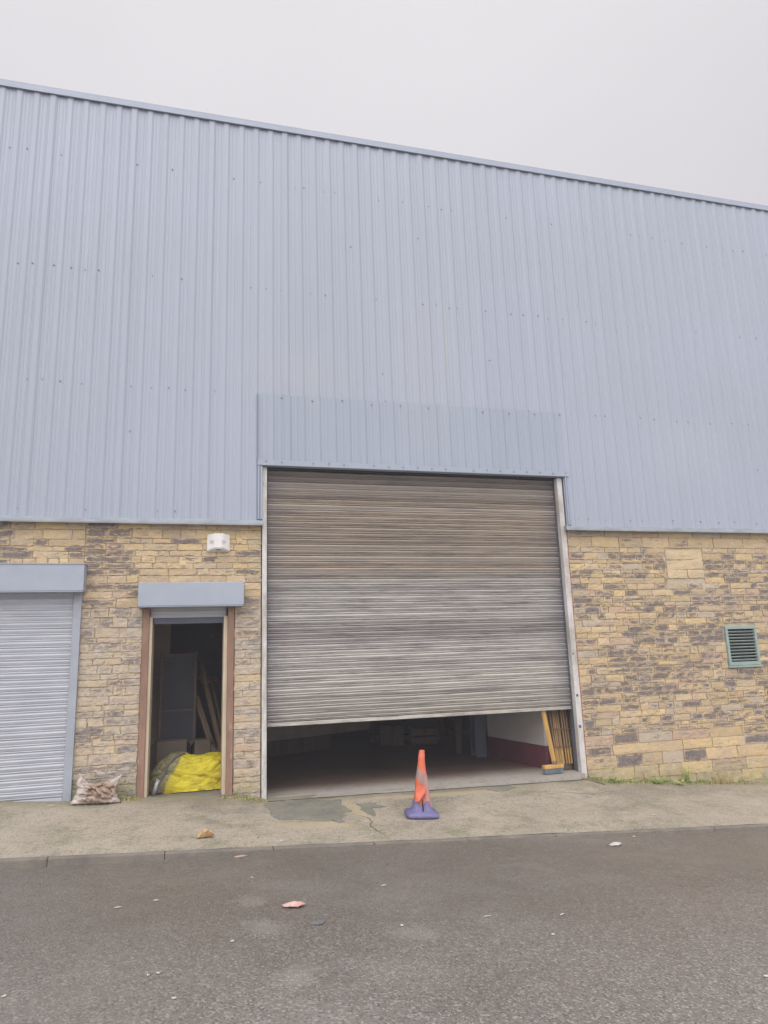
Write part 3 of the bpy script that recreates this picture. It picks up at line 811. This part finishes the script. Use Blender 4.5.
for (r, z, e) in ((.185, .0, .3), (.192, .012, .3), (.190, .03, .3), (.178, .045, .32), (.15, .055, .5), (.125, .07, .8), (.112, .10, 1), (.104, .145, 1), (.098, .165, 1), (.085, .166, 1)):
    ring = []
    for k_ in range(n_):
        a = 2 * math.pi * k_ / n_ + .001; p = sq(a, r, e)
        z2 = z
        if z > .06:   # notch at the front and a saddle
            f_ = max(0, math.cos(a + math.pi / 2)) ** 10; p.y += f_ * .05 * (z - .05) / .1
            z2 = z - .035 * f_ * (z - .05) / .1
        ring.append(bm.verts.new((p.x + .004 * N(a * 2, z * 9), p.y, z2 + .004 * N(a * 2, z * 5, 4) * (z > .01))))
    rings.append(ring)
for a, b in zip(rings, rings[1:]):
    for k_ in range(n_): bm.faces.new((a[k_], a[(k_ + 1) % n_], b[(k_ + 1) % n_], b[k_])).smooth = True
bm.faces.new(list(reversed(rings[0])))
obj('cone_base', bm, M_base, cone)
bm = bmesh.new(); tube(bm, [(-.002, -.088, .185), (.0, -.100, .13), (.004, -.128, .062)], .008, 8, rads=[.006, .009, .007]); obj('slit', bm, M_black, cone)

# sacks
k = NT('cream_woven_sack')
c = k.mix(k.ramp(k.noise(5, 5, .6), .4, .6), (.56, .50, .45), (.44, .38, .34))
sx = k.n('ShaderNodeSeparateXYZ'); k.l(k.coord(), sx.inputs[0])
mp = k.n('ShaderNodeMapping', vector_type='TEXTURE'); k.l(k.tc.outputs['Object'], mp.inputs[0])
mp.inputs['Location'].default_value = (.03, 0, .15); mp.inputs['Scale'].default_value = (.19, 5, .11)
ln = k.n('ShaderNodeVectorMath', operation='LENGTH'); k.l(mp.outputs[0], ln.inputs[0])
v = k.math('ADD', ln.outputs['Value'], k.ramp(k.noise(11, 6, .7, (1, 1, 2), 1.0), 0, 1, -.9, .9))
c = k.mix(k.ramp(v, 1.15, .65, 0, .75), c, (.30, .18, .11))
k.col(c); k.rough(.45); k.bump(k.noise(16, 6, .7, (1, 1, 1), 1.5), .012, 1); M_sack = k.m
bm = bmesh.new()
U = 26; V_ = 20
def sack_pt(u, v, s):
    e_ = max(0, (1 - u * u)) ** .5 * max(0, (1 - v * v)) ** .5
    x = u * .20 * (1 + .16 * abs(v) ** 3) ; z = .15 + v * .125 * (1 + .0 * u)
    if v > .5: z += (v - .5) * .10 * (abs(u) ** 3) * (2.0 if u < 0 else .5); x -= (v - .5) * .07 * (u < 0) * abs(u) * -1; x += (v - .5) * .03 * u; z += .02 * N(u * 3, 7)
    if v > .2: z -= .075 * (v - .2) * (1 - abs(u + .15) ** 1.5)
    x += .018 * N(v * 3, u * 2, 6)
    if v < 0: x *= 1 + .12 * -v; z += .0
    y = s * (.085 * e_ * (1.25 - .4 * v)) + .05 * N(u * 2.2 + 4, v * 2.5, 3 + s) * (e_ + .25) + .014 * N(u * 8, v * 8, s) * e_ - s * .06 * (1 - min(1, 3 * abs(N(u * 3 + v * 2.4, v * 3.5, 9)))) * (e_ + .1)
    return Vector((x, y + .05 * v, max(.0, z - .0)))
fr_ = [[bm.verts.new(sack_pt(-1 + 2 * i / U, -1 + 2 * j / V_, -1)) for i in range(U + 1)] for j in range(V_ + 1)]
bk_ = [[fr_[j][i] if i in (0, U) or j in (0, V_) else bm.verts.new(sack_pt(-1 + 2 * i / U, -1 + 2 * j / V_, 1)) for i in range(U + 1)] for j in range(V_ + 1)]
for j in range(V_):
    for i in range(U):
        bm.faces.new((fr_[j][i], fr_[j][i + 1], fr_[j + 1][i + 1], fr_[j + 1][i])).smooth = True
        bm.faces.new((bk_[j + 1][i], bk_[j + 1][i + 1], bk_[j][i + 1], bk_[j][i])).smooth = True
sk = obj('sack', bm, M_sack, None, loc=(-1.0, -.20, zp(-1.0, -.2) - .022), rot=(0, R_(3), R_(3)))
tag(sk, 'crumpled cream sack with brown contents against the wall left of the doorway', 'sack')

# yellow bundle in the doorway
k = NT('yellow_tarpaulin')
sx = k.n('ShaderNodeSeparateXYZ'); k.l(k.coord(), sx.inputs[0])
c = k.mix(k.ramp(k.noise(6, 5, .6), .4, .65), (.66, .56, .025), (.54, .45, .025))
c = k.mix(k.ramp(k.noise(9, 6, .7), .60, .68, 0, .7), c, (.30, .26, .08))
xn = k.math('ADD', sx.outputs[0], k.math('MULTIPLY', sx.outputs[2], -.55))
xn = k.math('ADD', xn, k.ramp(k.noise(6, 4, .6), 0, 1, -.05, .05))
olive = k.mix(k.ramp(k.noise(30, 4, .7), .4, .6), (.27, .24, .10), (.15, .14, .08))
c = k.mix(k.ramp(xn, -.30, -.27), olive, c)
k.col(c); k.rough(.5); k.bump(k.noise(9, 6, .65, (1, 1, 2.4), 1.2), .03, 1); M_yel = k.m
yb = empty('yellow_bundle', (-.04, .56, .086)); yb.scale = (1.08, 1, 1.08)
tag(yb, 'bright yellow crumpled tarpaulin bundle on the floor inside the narrow doorway', 'tarpaulin bundle')
def bund(a, b):
    ca, sa, cb_, sb = math.cos(a), math.sin(a), math.cos(b), math.sin(b)
    p = Vector((.45 * math.copysign(abs(ca * cb_) ** .62, ca * cb_), .30 * math.copysign(abs(sa * cb_) ** .7, sa * cb_), .01 + .37 * max(0, sb) ** .55))
    wv = p.z * 9 + p.x * 2.6 + p.y * 3
    rid = 1 - min(1, abs(N(wv * .55, p.x * 1.6, 2.0)) * 3.2)            # sharp long creases
    rid2 = 1 - min(1, abs(N(p.x * 5 - p.z * 6, p.z * 8, p.y * 5 + 5)) * 3.0)
    d_ = .05 * N(p.x * 2.6, p.y * 2.6, p.z * 3) - .038 * rid ** 2 - .022 * rid2 ** 2 + .008 * N(p.x * 14, p.y * 14, p.z * 14)
    q = p + p.normalized() * d_
    q.z = max(0, q.z - .30 * max(0, -p.x - .20) + .03 * N(p.x * 4, p.y * 4, 9) * (p.z > .2)); return q
bm = bmesh.new(); NA, NB = 150, 56
rg = [[bm.verts.new(bund(2 * math.pi * i / NA, math.pi / 2 * j / NB)) for i in range(NA)] for j in range(NB)]
for j in range(NB - 1):
    for i in range(NA): bm.faces.new((rg[j][i], rg[j][(i + 1) % NA], rg[j + 1][(i + 1) % NA], rg[j + 1][i])).smooth = True
bm.faces.new(rg[-1])
obj('tarpaulin', bm, M_yel, yb)
bm = bmesh.new()
sp = []
for i in range(15):
    t = i / 14; a = math.pi * 1.5 - .55 + .25 * t; b = .02 + t * 1.35
    a = math.pi * (1.32 + .12 * t); q = bund(a, b) * 1.015; q += q.normalized() * .008; sp.append(q)
tube(bm, sp, .014, 6); obj('strap', bm, mat_simple('grey_strap', (.15, .14, .12), (.10, .095, .085), 10, .8), yb)
# orange-tinged rag on top of bundle
bm = bmesh.new()
bmesh.ops.create_icosphere(bm, subdivisions=3, radius=.05)
for v in bm.verts: v.co = Vector((v.co.x * 1.6, v.co.y, v.co.z * .55)) * (1 + .5 * N(v.co.x * 22, v.co.y * 22, v.co.z * 22))
rg_ = obj('rag', bm, mat_simple('orange_cloth', (.62, .26, .07), (.45, .2, .06), 18, .8, .004), None, True, loc=(-.22, .56, .40))
tag(rg_, 'small orange cloth lying on the yellow bundle', 'rag')

def timber(name, p, q, w, t, m, label, cat, group=None):
    p, q = Vector(p), Vector(q); bm = bmesh.new(); bar(bm, Vector((0, 0, 0)), q - p, w, t)
    o = obj(name, bm, m, None, loc=p); tag(o, label, cat, group); return o
# leaning planks at the right of the store
timber('plank', (.42, .95, .10), (.06, 1.5, 1.56), .035, .06, M_wood2, 'long thin plank leaning inside the narrow doorway, tallest of the leaning planks', 'plank', 'planks leaning in the dark store')
timber('plank', (.47, 1.05, .10), (.22, 1.7, 1.28), .03, .05, M_wood2, 'short plank leaning furthest right inside the doorway', 'plank', 'planks leaning in the dark store')
timber('plank', (.36, .90, .10), (.01, 1.30, 1.12), .07, .03, M_wood2, 'wide plank leaning lowest, behind the yellow bundle', 'plank', 'planks leaning in the dark store')
# shelving / old cupboard
M_panel = mat_simple('dark_panel', (.05, .05, .065), (.035, .035, .045), 3, .7)
cu = empty('cupboard', (-.42, 1.15, .085)); tag(cu, 'dark timber framed cupboard standing inside the narrow doorway', 'cupboard')
bm = bmesh.new()
for a in (-.03, .40): box(bm, a, a + .035, 0, .035, 0, 1.62, bev=.003)
box(bm, .006, .399, .0, .035, 1.56, 1.60, bev=.003); box(bm, .006, .399, 0, .035, .86, .885, bev=.003)
obj('frame', bm, M_frame2, cu)
bm = bmesh.new(); box(bm, .006, .399, .012, .025, .887, 1.558); obj('panel', bm, M_panel, cu)
bm = bmesh.new(); box(bm, .006, .399, .012, .025, .02, .858); obj('panel', bm, M_panel, cu)
bm = bmesh.new(); box(bm, -.03, .435, .04, .40, 0, 1.60); obj('carcass', bm, M_panel, cu)
# pale board at upper left
bd = timber('board', (-.50, 1.72, .10), (-.50, 1.72, 2.35), .30, .03, mat_simple('tan_board', (.58, .46, .34), (.5, .39, .28), 3, .8), 'tan board standing upright at the left inside the narrow doorway', 'board')
bd.rotation_euler = (0, 0, 0)
# rear shelf with orange things
sh = empty('shelf', (.12, 2.2, .085)); tag(sh, 'low rough shelf behind the leaning planks in the dark store', 'shelf')
bm = bmesh.new(); box(bm, -.18, .40, 0, .35, 1.14, 1.17); obj('shelf_board', bm, M_wood2, sh)
for a in (-.18, .37):
    bm = bmesh.new(); box(bm, a, a + .03, 0, .03, 0, 1.139); obj('leg', bm, M_wood2, sh)
def lump(name, loc, sx_, sy_, sz_, m, label, cat, seed=0):
    bm = bmesh.new(); bmesh.ops.create_icosphere(bm, subdivisions=3, radius=1)
    for v in bm.verts:
        f = 1 + .35 * N(v.co.x * 1.5 + seed, v.co.y * 1.5, v.co.z * 1.5); v.co = Vector((v.co.x * sx_, v.co.y * sy_, v.co.z * sz_)) * f
    zmin = min(v.co.z for v in bm.verts)
    for v in bm.verts: v.co.z -= zmin
    o = obj(name, bm, m, None, True, loc=loc); tag(o, label, cat); return o
M_or = mat_simple('dull_orange', (.62, .22, .08), (.5, .17, .06), 9, .6)
lump('cable_drum', (.0, 2.3, 1.256), .07, .06, .05, M_or, 'dull orange lump on the left of the rear shelf', 'bundle', 2)
lump('cloth_bundle', (.20, 2.32, 1.256), .12, .08, .045, M_or, 'flat orange-brown cloth on the rear shelf behind the planks', 'cloth', 6)
lump('cloth_bundle', (.10, 2.40, 1.256), .05, .05, .09, M_inwall, 'pale upright cloth between the orange bundles on the rear shelf', 'cloth', 8)
# boxes behind the bundle
def carton(loc, w, d, h_, m, label, rz=0):
    bm = bmesh.new(); box(bm, -w / 2, w / 2, -d / 2, d / 2, 0, h_, bev=.004)
    box(bm, -w / 2 - .002, w / 2 + .002, -d / 2 - .002, -d / 2 + .002, h_ * .45, h_ * .55)
    for s in (-1, 1):  # open flaps
        M_ = Matrix.Translation((s * w / 2, 0, h_)) @ Matrix.Rotation(s * R_(50), 4, 'Y')
        box(bm, min(0, s * .1), max(0, s * .1), -d / 2, d / 2, .001, .005, M=M_)
    o = obj('carton', bm, m, None, loc=loc, rot=(0, 0, rz)); tag(o, label, 'box'); return o
M_card = mat_simple('cardboard', (.17, .135, .10), (.13, .10, .08), 4, .85)
M_greyp = mat_simple('grey_board', (.18, .18, .2), (.13, .13, .14), 4, .7)
carton((-.27, 1.02, .086), .36, .2, .52, M_card, 'brown box standing behind the left of the yellow bundle')
carton((.08, 1.08, .086), .2, .24, .50, M_card, 'narrow brown box behind the middle of the yellow bundle', .2)
carton((.26, 1.25, .086), .24, .3, .36, M_greyp, 'grey box behind the right of the yellow bundle', -.1)
bm = bmesh.new(); tube(bm, [(0, 0, 0), (.05, -.02, .15)], .025, 14); tube(bm, [(.0505, -.0202, .151), (.053, -.021, .158)], .029, 14)
pp = obj('pipe_offcut', bm, mat_simple('pale_plastic_pipe', (.55, .57, .62), rough=.4), None, True, loc=(-.44, .30, .092)); tag(pp, 'short pale grey pipe offcut at the left corner of the narrow doorway', 'pipe')
bm = bmesh.new(); lathe(bm, [(.001, 0), (.022, .0), (.024, .012), (.03, .03), (.016, .05), (.001, .055)], 16)
for v in bm.verts: v.co = Vector((v.co.x, -v.co.z, v.co.y))
lp = obj('white_disc', bm, M_white, None, loc=(.25, 2.745, 1.955)); tag(lp, 'small round white fitting high on the dark rear wall of the store', 'disc')  # plain white disc set against the store back wall

# ---- bay contents
cab = empty('framed_cabinet', (3.15, 4.42, 0), (0, 0, R_(-13))); tag(cab, 'dark open cabinet with a brown timber frame at the back of the bay', 'cabinet')
bm = bmesh.new()
box(bm, 0, 1.25, .02, .5, .12, 1.3)
obj('carcass', bm, M_panel, cab)
bm = bmesh.new(); box(bm, 1.251, 1.36, -.02, .06, 0, 1.3, bev=.004); box(bm, -.0, 1.25, -.02, .015, .0, .10, bev=.004); obj('frame', bm, M_wood2, cab)
def crate(loc, w, d, h_, m, label, rz):
    r0 = empty('crate', loc, (0, 0, rz)); tag(r0, label, 'crate')
    for (a, b) in ((-w / 2, -w / 2 + .02), (w / 2 - .02, w / 2)):
        bm = bmesh.new(); box(bm, a, b, -d / 2, d / 2, 0, h_, bev=.004); obj('side', bm, m, r0)
    bm = bmesh.new()
    for z in frange(0, h_ - .12, .14): box(bm, -w / 2 - .002, w / 2 + .002, -d / 2 - .016, -d / 2 - .001, z, z + .115, bev=.003)
    obj('slats', bm, m, r0)
    bm = bmesh.new(); box(bm, -w / 2 + .021, w / 2 - .021, -d / 2, d / 2, 0, h_ - .05); obj('contents', bm, M_panel, r0); return r0
crate((3.42, 3.95, 0), .42, .4, .34, M_frame2, 'dark wooden crate on the bay floor, left of the pair before the cabinet', -.2)
crate((3.98, 3.84, 0), .46, .4, .27, M_wood2, 'low brown crate on the bay floor, right of the pair before the cabinet', -.15)
def pallet(loc, rz, label):
    r0 = empty('pallet', loc, (0, 0, rz)); tag(r0, label, 'pallet', 'pallets at the back of the bay')
    bm = bmesh.new()
    for i in range(5): box(bm, -.6, .6, -.5 + i * .225, -.4 + i * .225, .10, .12)
    for i in range(3): box(bm, -.6, .6, -.5 + i * .45, -.4 + i * .45, 0, .02)
    obj('deck', bm, M_wood2, r0)
    for j in (-.5, -.05, .4):
        bm = bmesh.new(); box(bm, -.55, .55, j, j + .1, .021, .099); obj('bearer', bm, M_wood2, r0)
    return r0
pallet((5.35, 4.9, 0.28), .1, 'brown timber pallet, upper of the pair behind the steel column')
pallet((5.35, 4.9, 0.0), .1, 'brown timber pallet flat on the bay floor, under another')
bm = bmesh.new(); box(bm, -.6, .6, -.5, .5, .121, .279); ob = obj('packing_case', bm, M_card, None, loc=(5.35, 4.9, 0), rot=(0, 0, .1)); tag(ob, 'low brown case between the two pallets in the bay', 'case')
timber('leaning_board', (4.10, 2.35, .0), (4.20, 2.5, 1.4), .10, .02, M_frame2, 'grey-brown board leaning beside the blue-grey steel column', 'board')

# broom with yellow handle
br_ = empty('broom', (4.50, .03, .0), (0, 0, R_(3))); tag(br_, 'yellow broom standing on its head just inside the right door post', 'broom')
bm = bmesh.new(); bar(bm, (.04, 0, .10), (-.055, .16, 1.25), .052, .04); obj('handle', bm, M_wood, br_)
bm = bmesh.new(); box(bm, -.135, .155, -.035, .035, .062, .108, bev=.008); obj('head', bm, M_wood, br_)
bm = bmesh.new()
for i in range(22):
    for j in range(4):
        x_, y_ = -.12 + i * .0125, -.026 + j * .017
        tube(bm, [(x_, y_, .062), (x_ + rnd.uniform(-.006, .006), y_ - .006, .003)], .004, 4, cap=False)
obj('bristles', bm, mat_simple('blue_grey_bristle', (.20, .24, .28), rough=.7), br_)
bm = bmesh.new(); tube(bm, [(.0405, 0, .107), (.036, .004, .15)], .03, 10); obj('collar', bm, M_steel, br_)

# bundle of slats
slat = empty('slat_bundle', (4.76, .20, 0)); tag(slat, 'tied bundle of thin yellow-brown wooden slats beside the broom', 'slat bundle')
k = NT('slat_timber'); sx = k.n('ShaderNodeSeparateXYZ'); k.l(k.coord(), sx.inputs[0])
c = k.mix(k.ramp(k.noise(12, 5, .6, (3, 3, .4)), .35, .65), (.42, .27, .13), (.27, .17, .09))
c = k.mix(k.ramp(k.noise(7, 5, .7, (5, 5, .6)), .52, .6, 0, .7), c, (.16, .10, .09)); k.col(c); k.rough(.75); M_slat = k.m
k = NT('slat_tip_paint'); c = k.mix(k.ramp(k.noise(12, 5, .6, (3, 3, .4)), .35, .65), (.56, .36, .12), (.38, .23, .08)); k.col(c); k.rough(.7); M_tip = k.m
for i in range(19):
    bm = bmesh.new(); x_ = -.118 + i * .0128 + rnd.uniform(-.003, .003); y_ = rnd.uniform(-.02, .05); tw = rnd.uniform(-.02, .02)
    bar(bm, (x_ + .015, y_ - .02, .09 + rnd.uniform(-.015, .015)), (x_ + tw, y_ + .07, 1.05 + rnd.uniform(-.05, .1)), .0125, .010)
    bar(bm, (x_ + .0155, y_ - .0215, .078), (x_ + .015 + (tw - .015) * .2, y_ - .0045, .285), .0145, .0135, mi=1)
    obj('slat', bm, [M_slat, M_tip], slat)
for (ya, za) in ((-.036, .29), (-.03, .52)):
    bm = bmesh.new(); box(bm, -.13, .123, ya, ya + .008, za, za + .013); obj('tie', bm, M_frame2, slat)
bm = bmesh.new(); box(bm, -.13, .12, -.01, .05, 0, .08, bev=.01); obj('foot_block', bm, M_frame2, slat)
bm = bmesh.new(); box(bm, -.12, .115, .095, .11, .09, 1.1); obj('backing_board', bm, M_frame2, slat)
# stick on the ground at the post foot
def stick(pts, r, label, m):
    bm = bmesh.new(); o0 = Vector(pts[0]); tube(bm, [Vector(p) - o0 for p in pts], r, 6, rads=[r, r * .9, r * .8][:len(pts)])
    o = obj('stick', bm, m, None, loc=o0); tag(o, label, 'stick'); return o
stick([(4.80, -.10, zp(4.8, -.1) + .012), (4.93, -.22, zp(4.93, -.22) + .012), (5.02, -.34, zp(5.02, -.34) + .012)], .012, 'short broken stick on the pavement at the right post foot', M_wood2)

# ------------------------------------------------------------------ litter
def px_ground(px, py, road=False):
    d = ROT @ Vector((px - 384, 512 - py, -688.708)); z = 0
    for _ in range(25):
        t = (z - CAM.z) / d.z; P = CAM + d * t; z = zr(P.x, P.y) if P.y < YK - .1 else zp(P.x, P.y)
    return P.x, P.y, z
def chip(name, pos, w, l, h_, m, label, cat, seed, group=None, rz=0):
    bm = bmesh.new(); n1_ = 10; ctr = bm.verts.new((0, 0, h_))
    ring = []
    for k_ in range(n1_):
        a = 2 * math.pi * k_ / n1_; rr = 1 + .45 * N(math.cos(a) * 1.7 + seed * 3.1, math.sin(a) * 1.7, seed)
        ring.append(bm.verts.new((w * rr * math.cos(a), l * rr * math.sin(a), h_ * (.3 + .9 * abs(N(a * 2, seed * 1.3))))))
    for k_ in range(n1_): bm.faces.new((ctr, ring[k_], ring[(k_ + 1) % n1_]))
    r_ = bmesh.ops.extrude_face_region(bm, geom=bm.faces[:])
    for v in [g for g in r_['geom'] if isinstance(g, bmesh.types.BMVert)]: v.co.z = max(.0, v.co.z - .004)
    bmesh.ops.recalc_face_normals(bm, faces=bm.faces[:])
    o = obj(name, bm, m, None, loc=(pos[0], pos[1], pos[2] + .003), rot=(0, 0, rz)); tag(o, label, cat, group); return o
M_paper = mat_simple('dirty_paper', (.60, .58, .55), (.38, .36, .34), 35, .8)
M_leaf = mat_simple('dry_leaf', (.58, .40, .20), (.42, .27, .12), 30, .7)
M_pale = mat_simple('pale_scrap', (.50, .46, .41), (.36, .33, .29), 30, .8)
M_tan = mat_simple('tan_scrap', (.45, .34, .25), (.36, .27, .2), 30, .8)
M_pink = mat_simple('pink_wrapper', (.60, .48, .44), (.50, .22, .17), 30, .45)
M_blue = mat_simple('dark_blue_scrap', (.17, .165, .185), (.12, .115, .13), 30, rough=.6)
def leaf(px, py, s, m, label, rz, curl=.5):
    bm = bmesh.new(); nu, nv = 10, 6; g = []
    for i in range(nu + 1):
        u = i / nu; wv = (math.sin(math.pi * u) ** .7) * .5 * (1 + .35 * math.sin(u * 19)) + .02
        g.append([bm.verts.new((s * (u - .5) * 2, s * wv * (j / nv - .5) * 2, s * (.06 + curl * (abs(j / nv - .5) * 2) ** 2 * math.sin(math.pi * u) + .25 * max(0, u - .7) + .12 * abs(N(i * .9, j * .8))))) for j in range(nv + 1)])
    for i in range(nu):
        for j in range(nv): bm.faces.new((g[i][j], g[i][j + 1], g[i + 1][j + 1], g[i + 1][j]))
    r_ = bmesh.ops.extrude_face_region(bm, geom=bm.faces[:])
    for v in [q for q in r_['geom'] if isinstance(q, bmesh.types.BMVert)]: v.co.z -= .0015
    x_, y_, z_ = px_ground(px, py); o = obj('dry_leaf', bm, m, None, loc=(x_, y_, z_ + .002), rot=(0, 0, rz)); tag(o, label, 'leaf'); return o
leaf(206, 838, .085, M_leaf, 'curled brown dead leaf on the pavement near the kerb below the doorway', .2, .7)
chip('wrapper', px_ground(294, 907), .08, .04, .035, M_pink, 'crumpled pink and white wrapper lying on the road', 'wrapper', 3, rz=-.15)
chip('scrap', px_ground(318, 923), .05, .035, .008, M_blue, 'flat dark blue scrap on the road beyond the pink wrapper', 'litter', 5)
chip('tissue', px_ground(616, 845), .085, .045, .022, M_paper, 'crumpled white tissue on the road below the right wall', 'tissue', 9, rz=.5)
scr = [(118, 908, .08, .022, M_tan, 'flat tan strip on the road, leftmost of the long scraps'), (156, 901, .055, .02, M_pale, 'pale sliver on the road right of the tan strip'),
       (148, 976, .022, .022, M_pale, 'tiny pale chip on the road, left one of a close pair'), (158, 974, .026, .02, M_pale, 'tiny pale chip on the road, right one of a close pair'),
       (174, 999, .035, .022, M_pale, 'small pale scrap lowest on the road left of centre'), (4, 997, .03, .03, M_pale, 'pale chip on the road at the bottom left edge'),
       (232, 942, .035, .02, M_pale, 'small pale scrap on the road below the pink wrapper'), (252, 878, .035, .022, M_tan, 'small tan fleck on the road close to the kerb'),
       (282, 841, .05, .03, M_paper, 'white paper scrap on the pavement below the bitumen repair'), (402, 926, .026, .03, M_paper, 'round white fleck in the middle of the road'),
       (553, 935, .032, .022, M_paper, 'white fleck on the road right of the cone'), (562, 915, .05, .015, M_pale, 'thin pale sliver above the white fleck on the road'),
       (487, 917, .07, .014, M_pale, 'long thin pale sliver on the road below the cone'), (634, 837, .04, .025, M_paper, 'small white piece beside the kerb right of the tissue'),
       (654, 815, .04, .03, M_paper, 'white scrap on the pavement below the dead weed'), (612, 796, .045, .03, M_pale, 'pale scrap on the pavement near the right post'),
       (766, 977, .03, .03, M_paper, 'white chip at the right edge of the road'), (384, 886, .06, .02, M_pale, 'pale strip on the road left below the cone'),
       (51, 806, .10, .02, M_pale, 'long pale smear of paper below the closed shutter'), (86, 806, .03, .025, M_leaf, 'small tan crumb beside the sack'),
       (285, 833, .02, .02, M_tan, 'tiny tan crumb above the kerb near the bitumen repair'), (258, 838, .02, .02, M_blue, 'tiny dark crumb on the pavement left of the paper scrap')]
for i, (a, b, w, l, m, lab) in enumerate(scr):
    chip('scrap', px_ground(a, b), w * .38, l * .42, .008, m, lab, 'litter', i * 1.7 + 20, rz=rnd.uniform(-.3, .3))
M_oran = mat_simple('rusty_fragment', (.42, .22, .13), rough=.8)
chip('fragment', px_ground(240, 857), .05, .02, .01, M_tan, 'brown fragment lying against the kerb edge', 'litter', 77)

# ------------------------------------------------------------------ weeds
def mat_leafy(name, a, b):
    k = NT(name); oi = k.n('ShaderNodeTexNoise'); oi.inputs['Scale'].default_value = 25
    k.l(k.coord(), oi.inputs['Vector']); k.col(k.mix(k.ramp(oi.outputs[0], .35, .65), a, b)); k.rough(.7); return k.m
M_moss = mat_leafy('moss', (.17, .22, .05), (.29, .31, .09))
M_green = mat_leafy('weed_green', (.20, .29, .06), (.33, .40, .13))
M_dead = mat_leafy('dead_stem', (.32, .18, .10), (.42, .27, .16))
M_straw = mat_leafy('straw', (.55, .45, .24), (.40, .34, .16))
def blade(bm, p, h_, lean, w, mi=0):
    a = rnd.uniform(0, 2 * math.pi); d = Vector((math.cos(a), math.sin(a), 0)); s = Vector((-d.y, d.x, 0)) * w
    p = Vector(p); m_ = p + Vector((0, 0, h_ * .6)) + d * lean * .35; t = p + Vector((0, 0, h_)) + d * lean
    v = [bm.verts.new(q) for q in (p - s, p + s, m_ + s * .7, m_ - s * .7, t)]
    bm.faces.new((v[0], v[1], v[2], v[3])).material_index = mi; bm.faces.new((v[3], v[2], v[4])).material_index = mi
bm = bmesh.new()
def dens(x):
    return max(.05, min(1, .45 + 1.6 * N(x * 2.3, 4))) * (1 if x < 7.2 else .35) * (1 if N(x * 5, 1) > -.12 else .45)
for i in range(6500):
    x_ = 4.95 + 5.0 * rnd.random() ** 1.1
    if rnd.random() > dens(x_): continue
    y_ = -.02 - abs(rnd.gauss(0, .075)); 
    blade(bm, (x_, y_, zp(x_, y_) - .003), rnd.uniform(.008, .034) * (1.7 if y_ > -.05 and N(x_ * 4, 6) > .1 else 1), rnd.uniform(.005, .03), rnd.uniform(.003, .007), 0 if rnd.random() < .6 else (1 if rnd.random() < .6 else 2))
for i in range(1400):
    x_ = rnd.choice((rnd.uniform(.44, .80), rnd.uniform(.3, .8), rnd.uniform(-.76, -.57)))
    y_ = -.03 - abs(rnd.gauss(0, .06)); blade(bm, (x_, y_, zp(x_, y_) - .003), rnd.uniform(.008, .03), rnd.uniform(.004, .02), .004, 0 if rnd.random() < .5 else 2)
g_ = obj('grass', bm, [M_moss, M_green, M_straw]); tag(g_, 'low moss and grass along the foot of the wall', 'grass', kind='stuff')
# leafy clumps
def weed(x_, y_, h_, n__, m, label, name='weed', spread=.08, leafs=True, group=None):
    r0 = empty(name, (x_, y_, zp(x_, y_) - .005)); tag(r0, label, 'weed', group)
    bs, bl = bmesh.new(), bmesh.new()
    for i in range(n__):
        a = rnd.uniform(0, 6.28); l_ = rnd.uniform(.4, 1) * spread; hh = h_ * rnd.uniform(.55, 1)
        pts = [Vector((0, 0, 0)), Vector((math.cos(a) * l_ * .4, math.sin(a) * l_ * .3, hh * .5)), Vector((math.cos(a) * l_, min(.06, math.sin(a) * l_ * .6), hh))]
        tube(bs, pts, .003, 5, rads=[.0035, .0025, .0012])
        if leafs:
            for t in range(7):
                q = pts[0].lerp(pts[1], t / 3.5) if t < 3.5 else pts[1].lerp(pts[2], (t - 3.5) / 3.0)
                aa = rnd.uniform(0, 6.28); d = Vector((math.cos(aa), math.sin(aa) * .7, rnd.uniform(-.1, .6))).normalized() * rnd.uniform(.02, .038); s = Vector((-d.y, d.x, .2 * d.x)) * .35
                vv_ = [bl.verts.new(w_) for w_ in (q, q + d * .5 + s, q + d, q + d * .5 - s)]; bl.faces.new(vv_)
    obj('stems', bs, M_dead if not leafs else m, r0)
    if leafs: obj('leaves', bl, m, r0)
    else: bl.free()
    return r0
weed(6.43, -.10, .27, 12, M_green, 'taller green leafy weed against the foot of the right wall', spread=.10)
weed(5.30, -.10, .10, 10, M_green, 'low green weed at the wall close to the right post', spread=.12)
weed(5.95, -.16, .10, 14, M_green, 'bright low green weed right of the dead stem', spread=.20)
weed(6.22, -.22, .09, 12, mat_leafy('pale_weed', (.42, .46, .18), (.5, .5, .25)), 'pale yellowish-green ground weed in front of the taller one', spread=.18)
weed(5.80, -.08, .25, 5, M_dead, 'dead reddish-brown stem standing against the right wall', 'dead_weed', .09, leafs=False)
ds = empty('dry_grass_tuft', (6.95, -.12, zp(6.95, -.12))); tag(ds, 'straw coloured dry grass tuft at the wall below the green vent', 'grass tuft')
bm = bmesh.new()
for i in range(150): blade(bm, (rnd.gauss(0, .10), rnd.gauss(0, .03) - .01, 0), rnd.uniform(.05, .17), rnd.uniform(.03, .12), .003)
obj('blades', bm, M_straw, ds)

# ------------------------------------------------------------------ thin mist
bm = bmesh.new(); box(bm, -122, 122, -122, 122, -9.4, 9.5)
hz = bpy.data.materials.new('mist'); hz.use_nodes = True; t_ = hz.node_tree; t_.nodes.clear()
o_ = t_.nodes.new('ShaderNodeOutputMaterial'); v_ = t_.nodes.new('ShaderNodeVolumePrincipled')
v_.inputs['Color'].default_value = (.93, .94, 1.0, 1); v_.inputs['Density'].default_value = .0048; v_.inputs['Anisotropy'].default_value = .0
t_.links.new(v_.outputs[0], o_.inputs['Volume'])
hb = obj('haze', bm, hz); tag(hb, 'thin pale mist over the street', 'haze', kind='stuff')
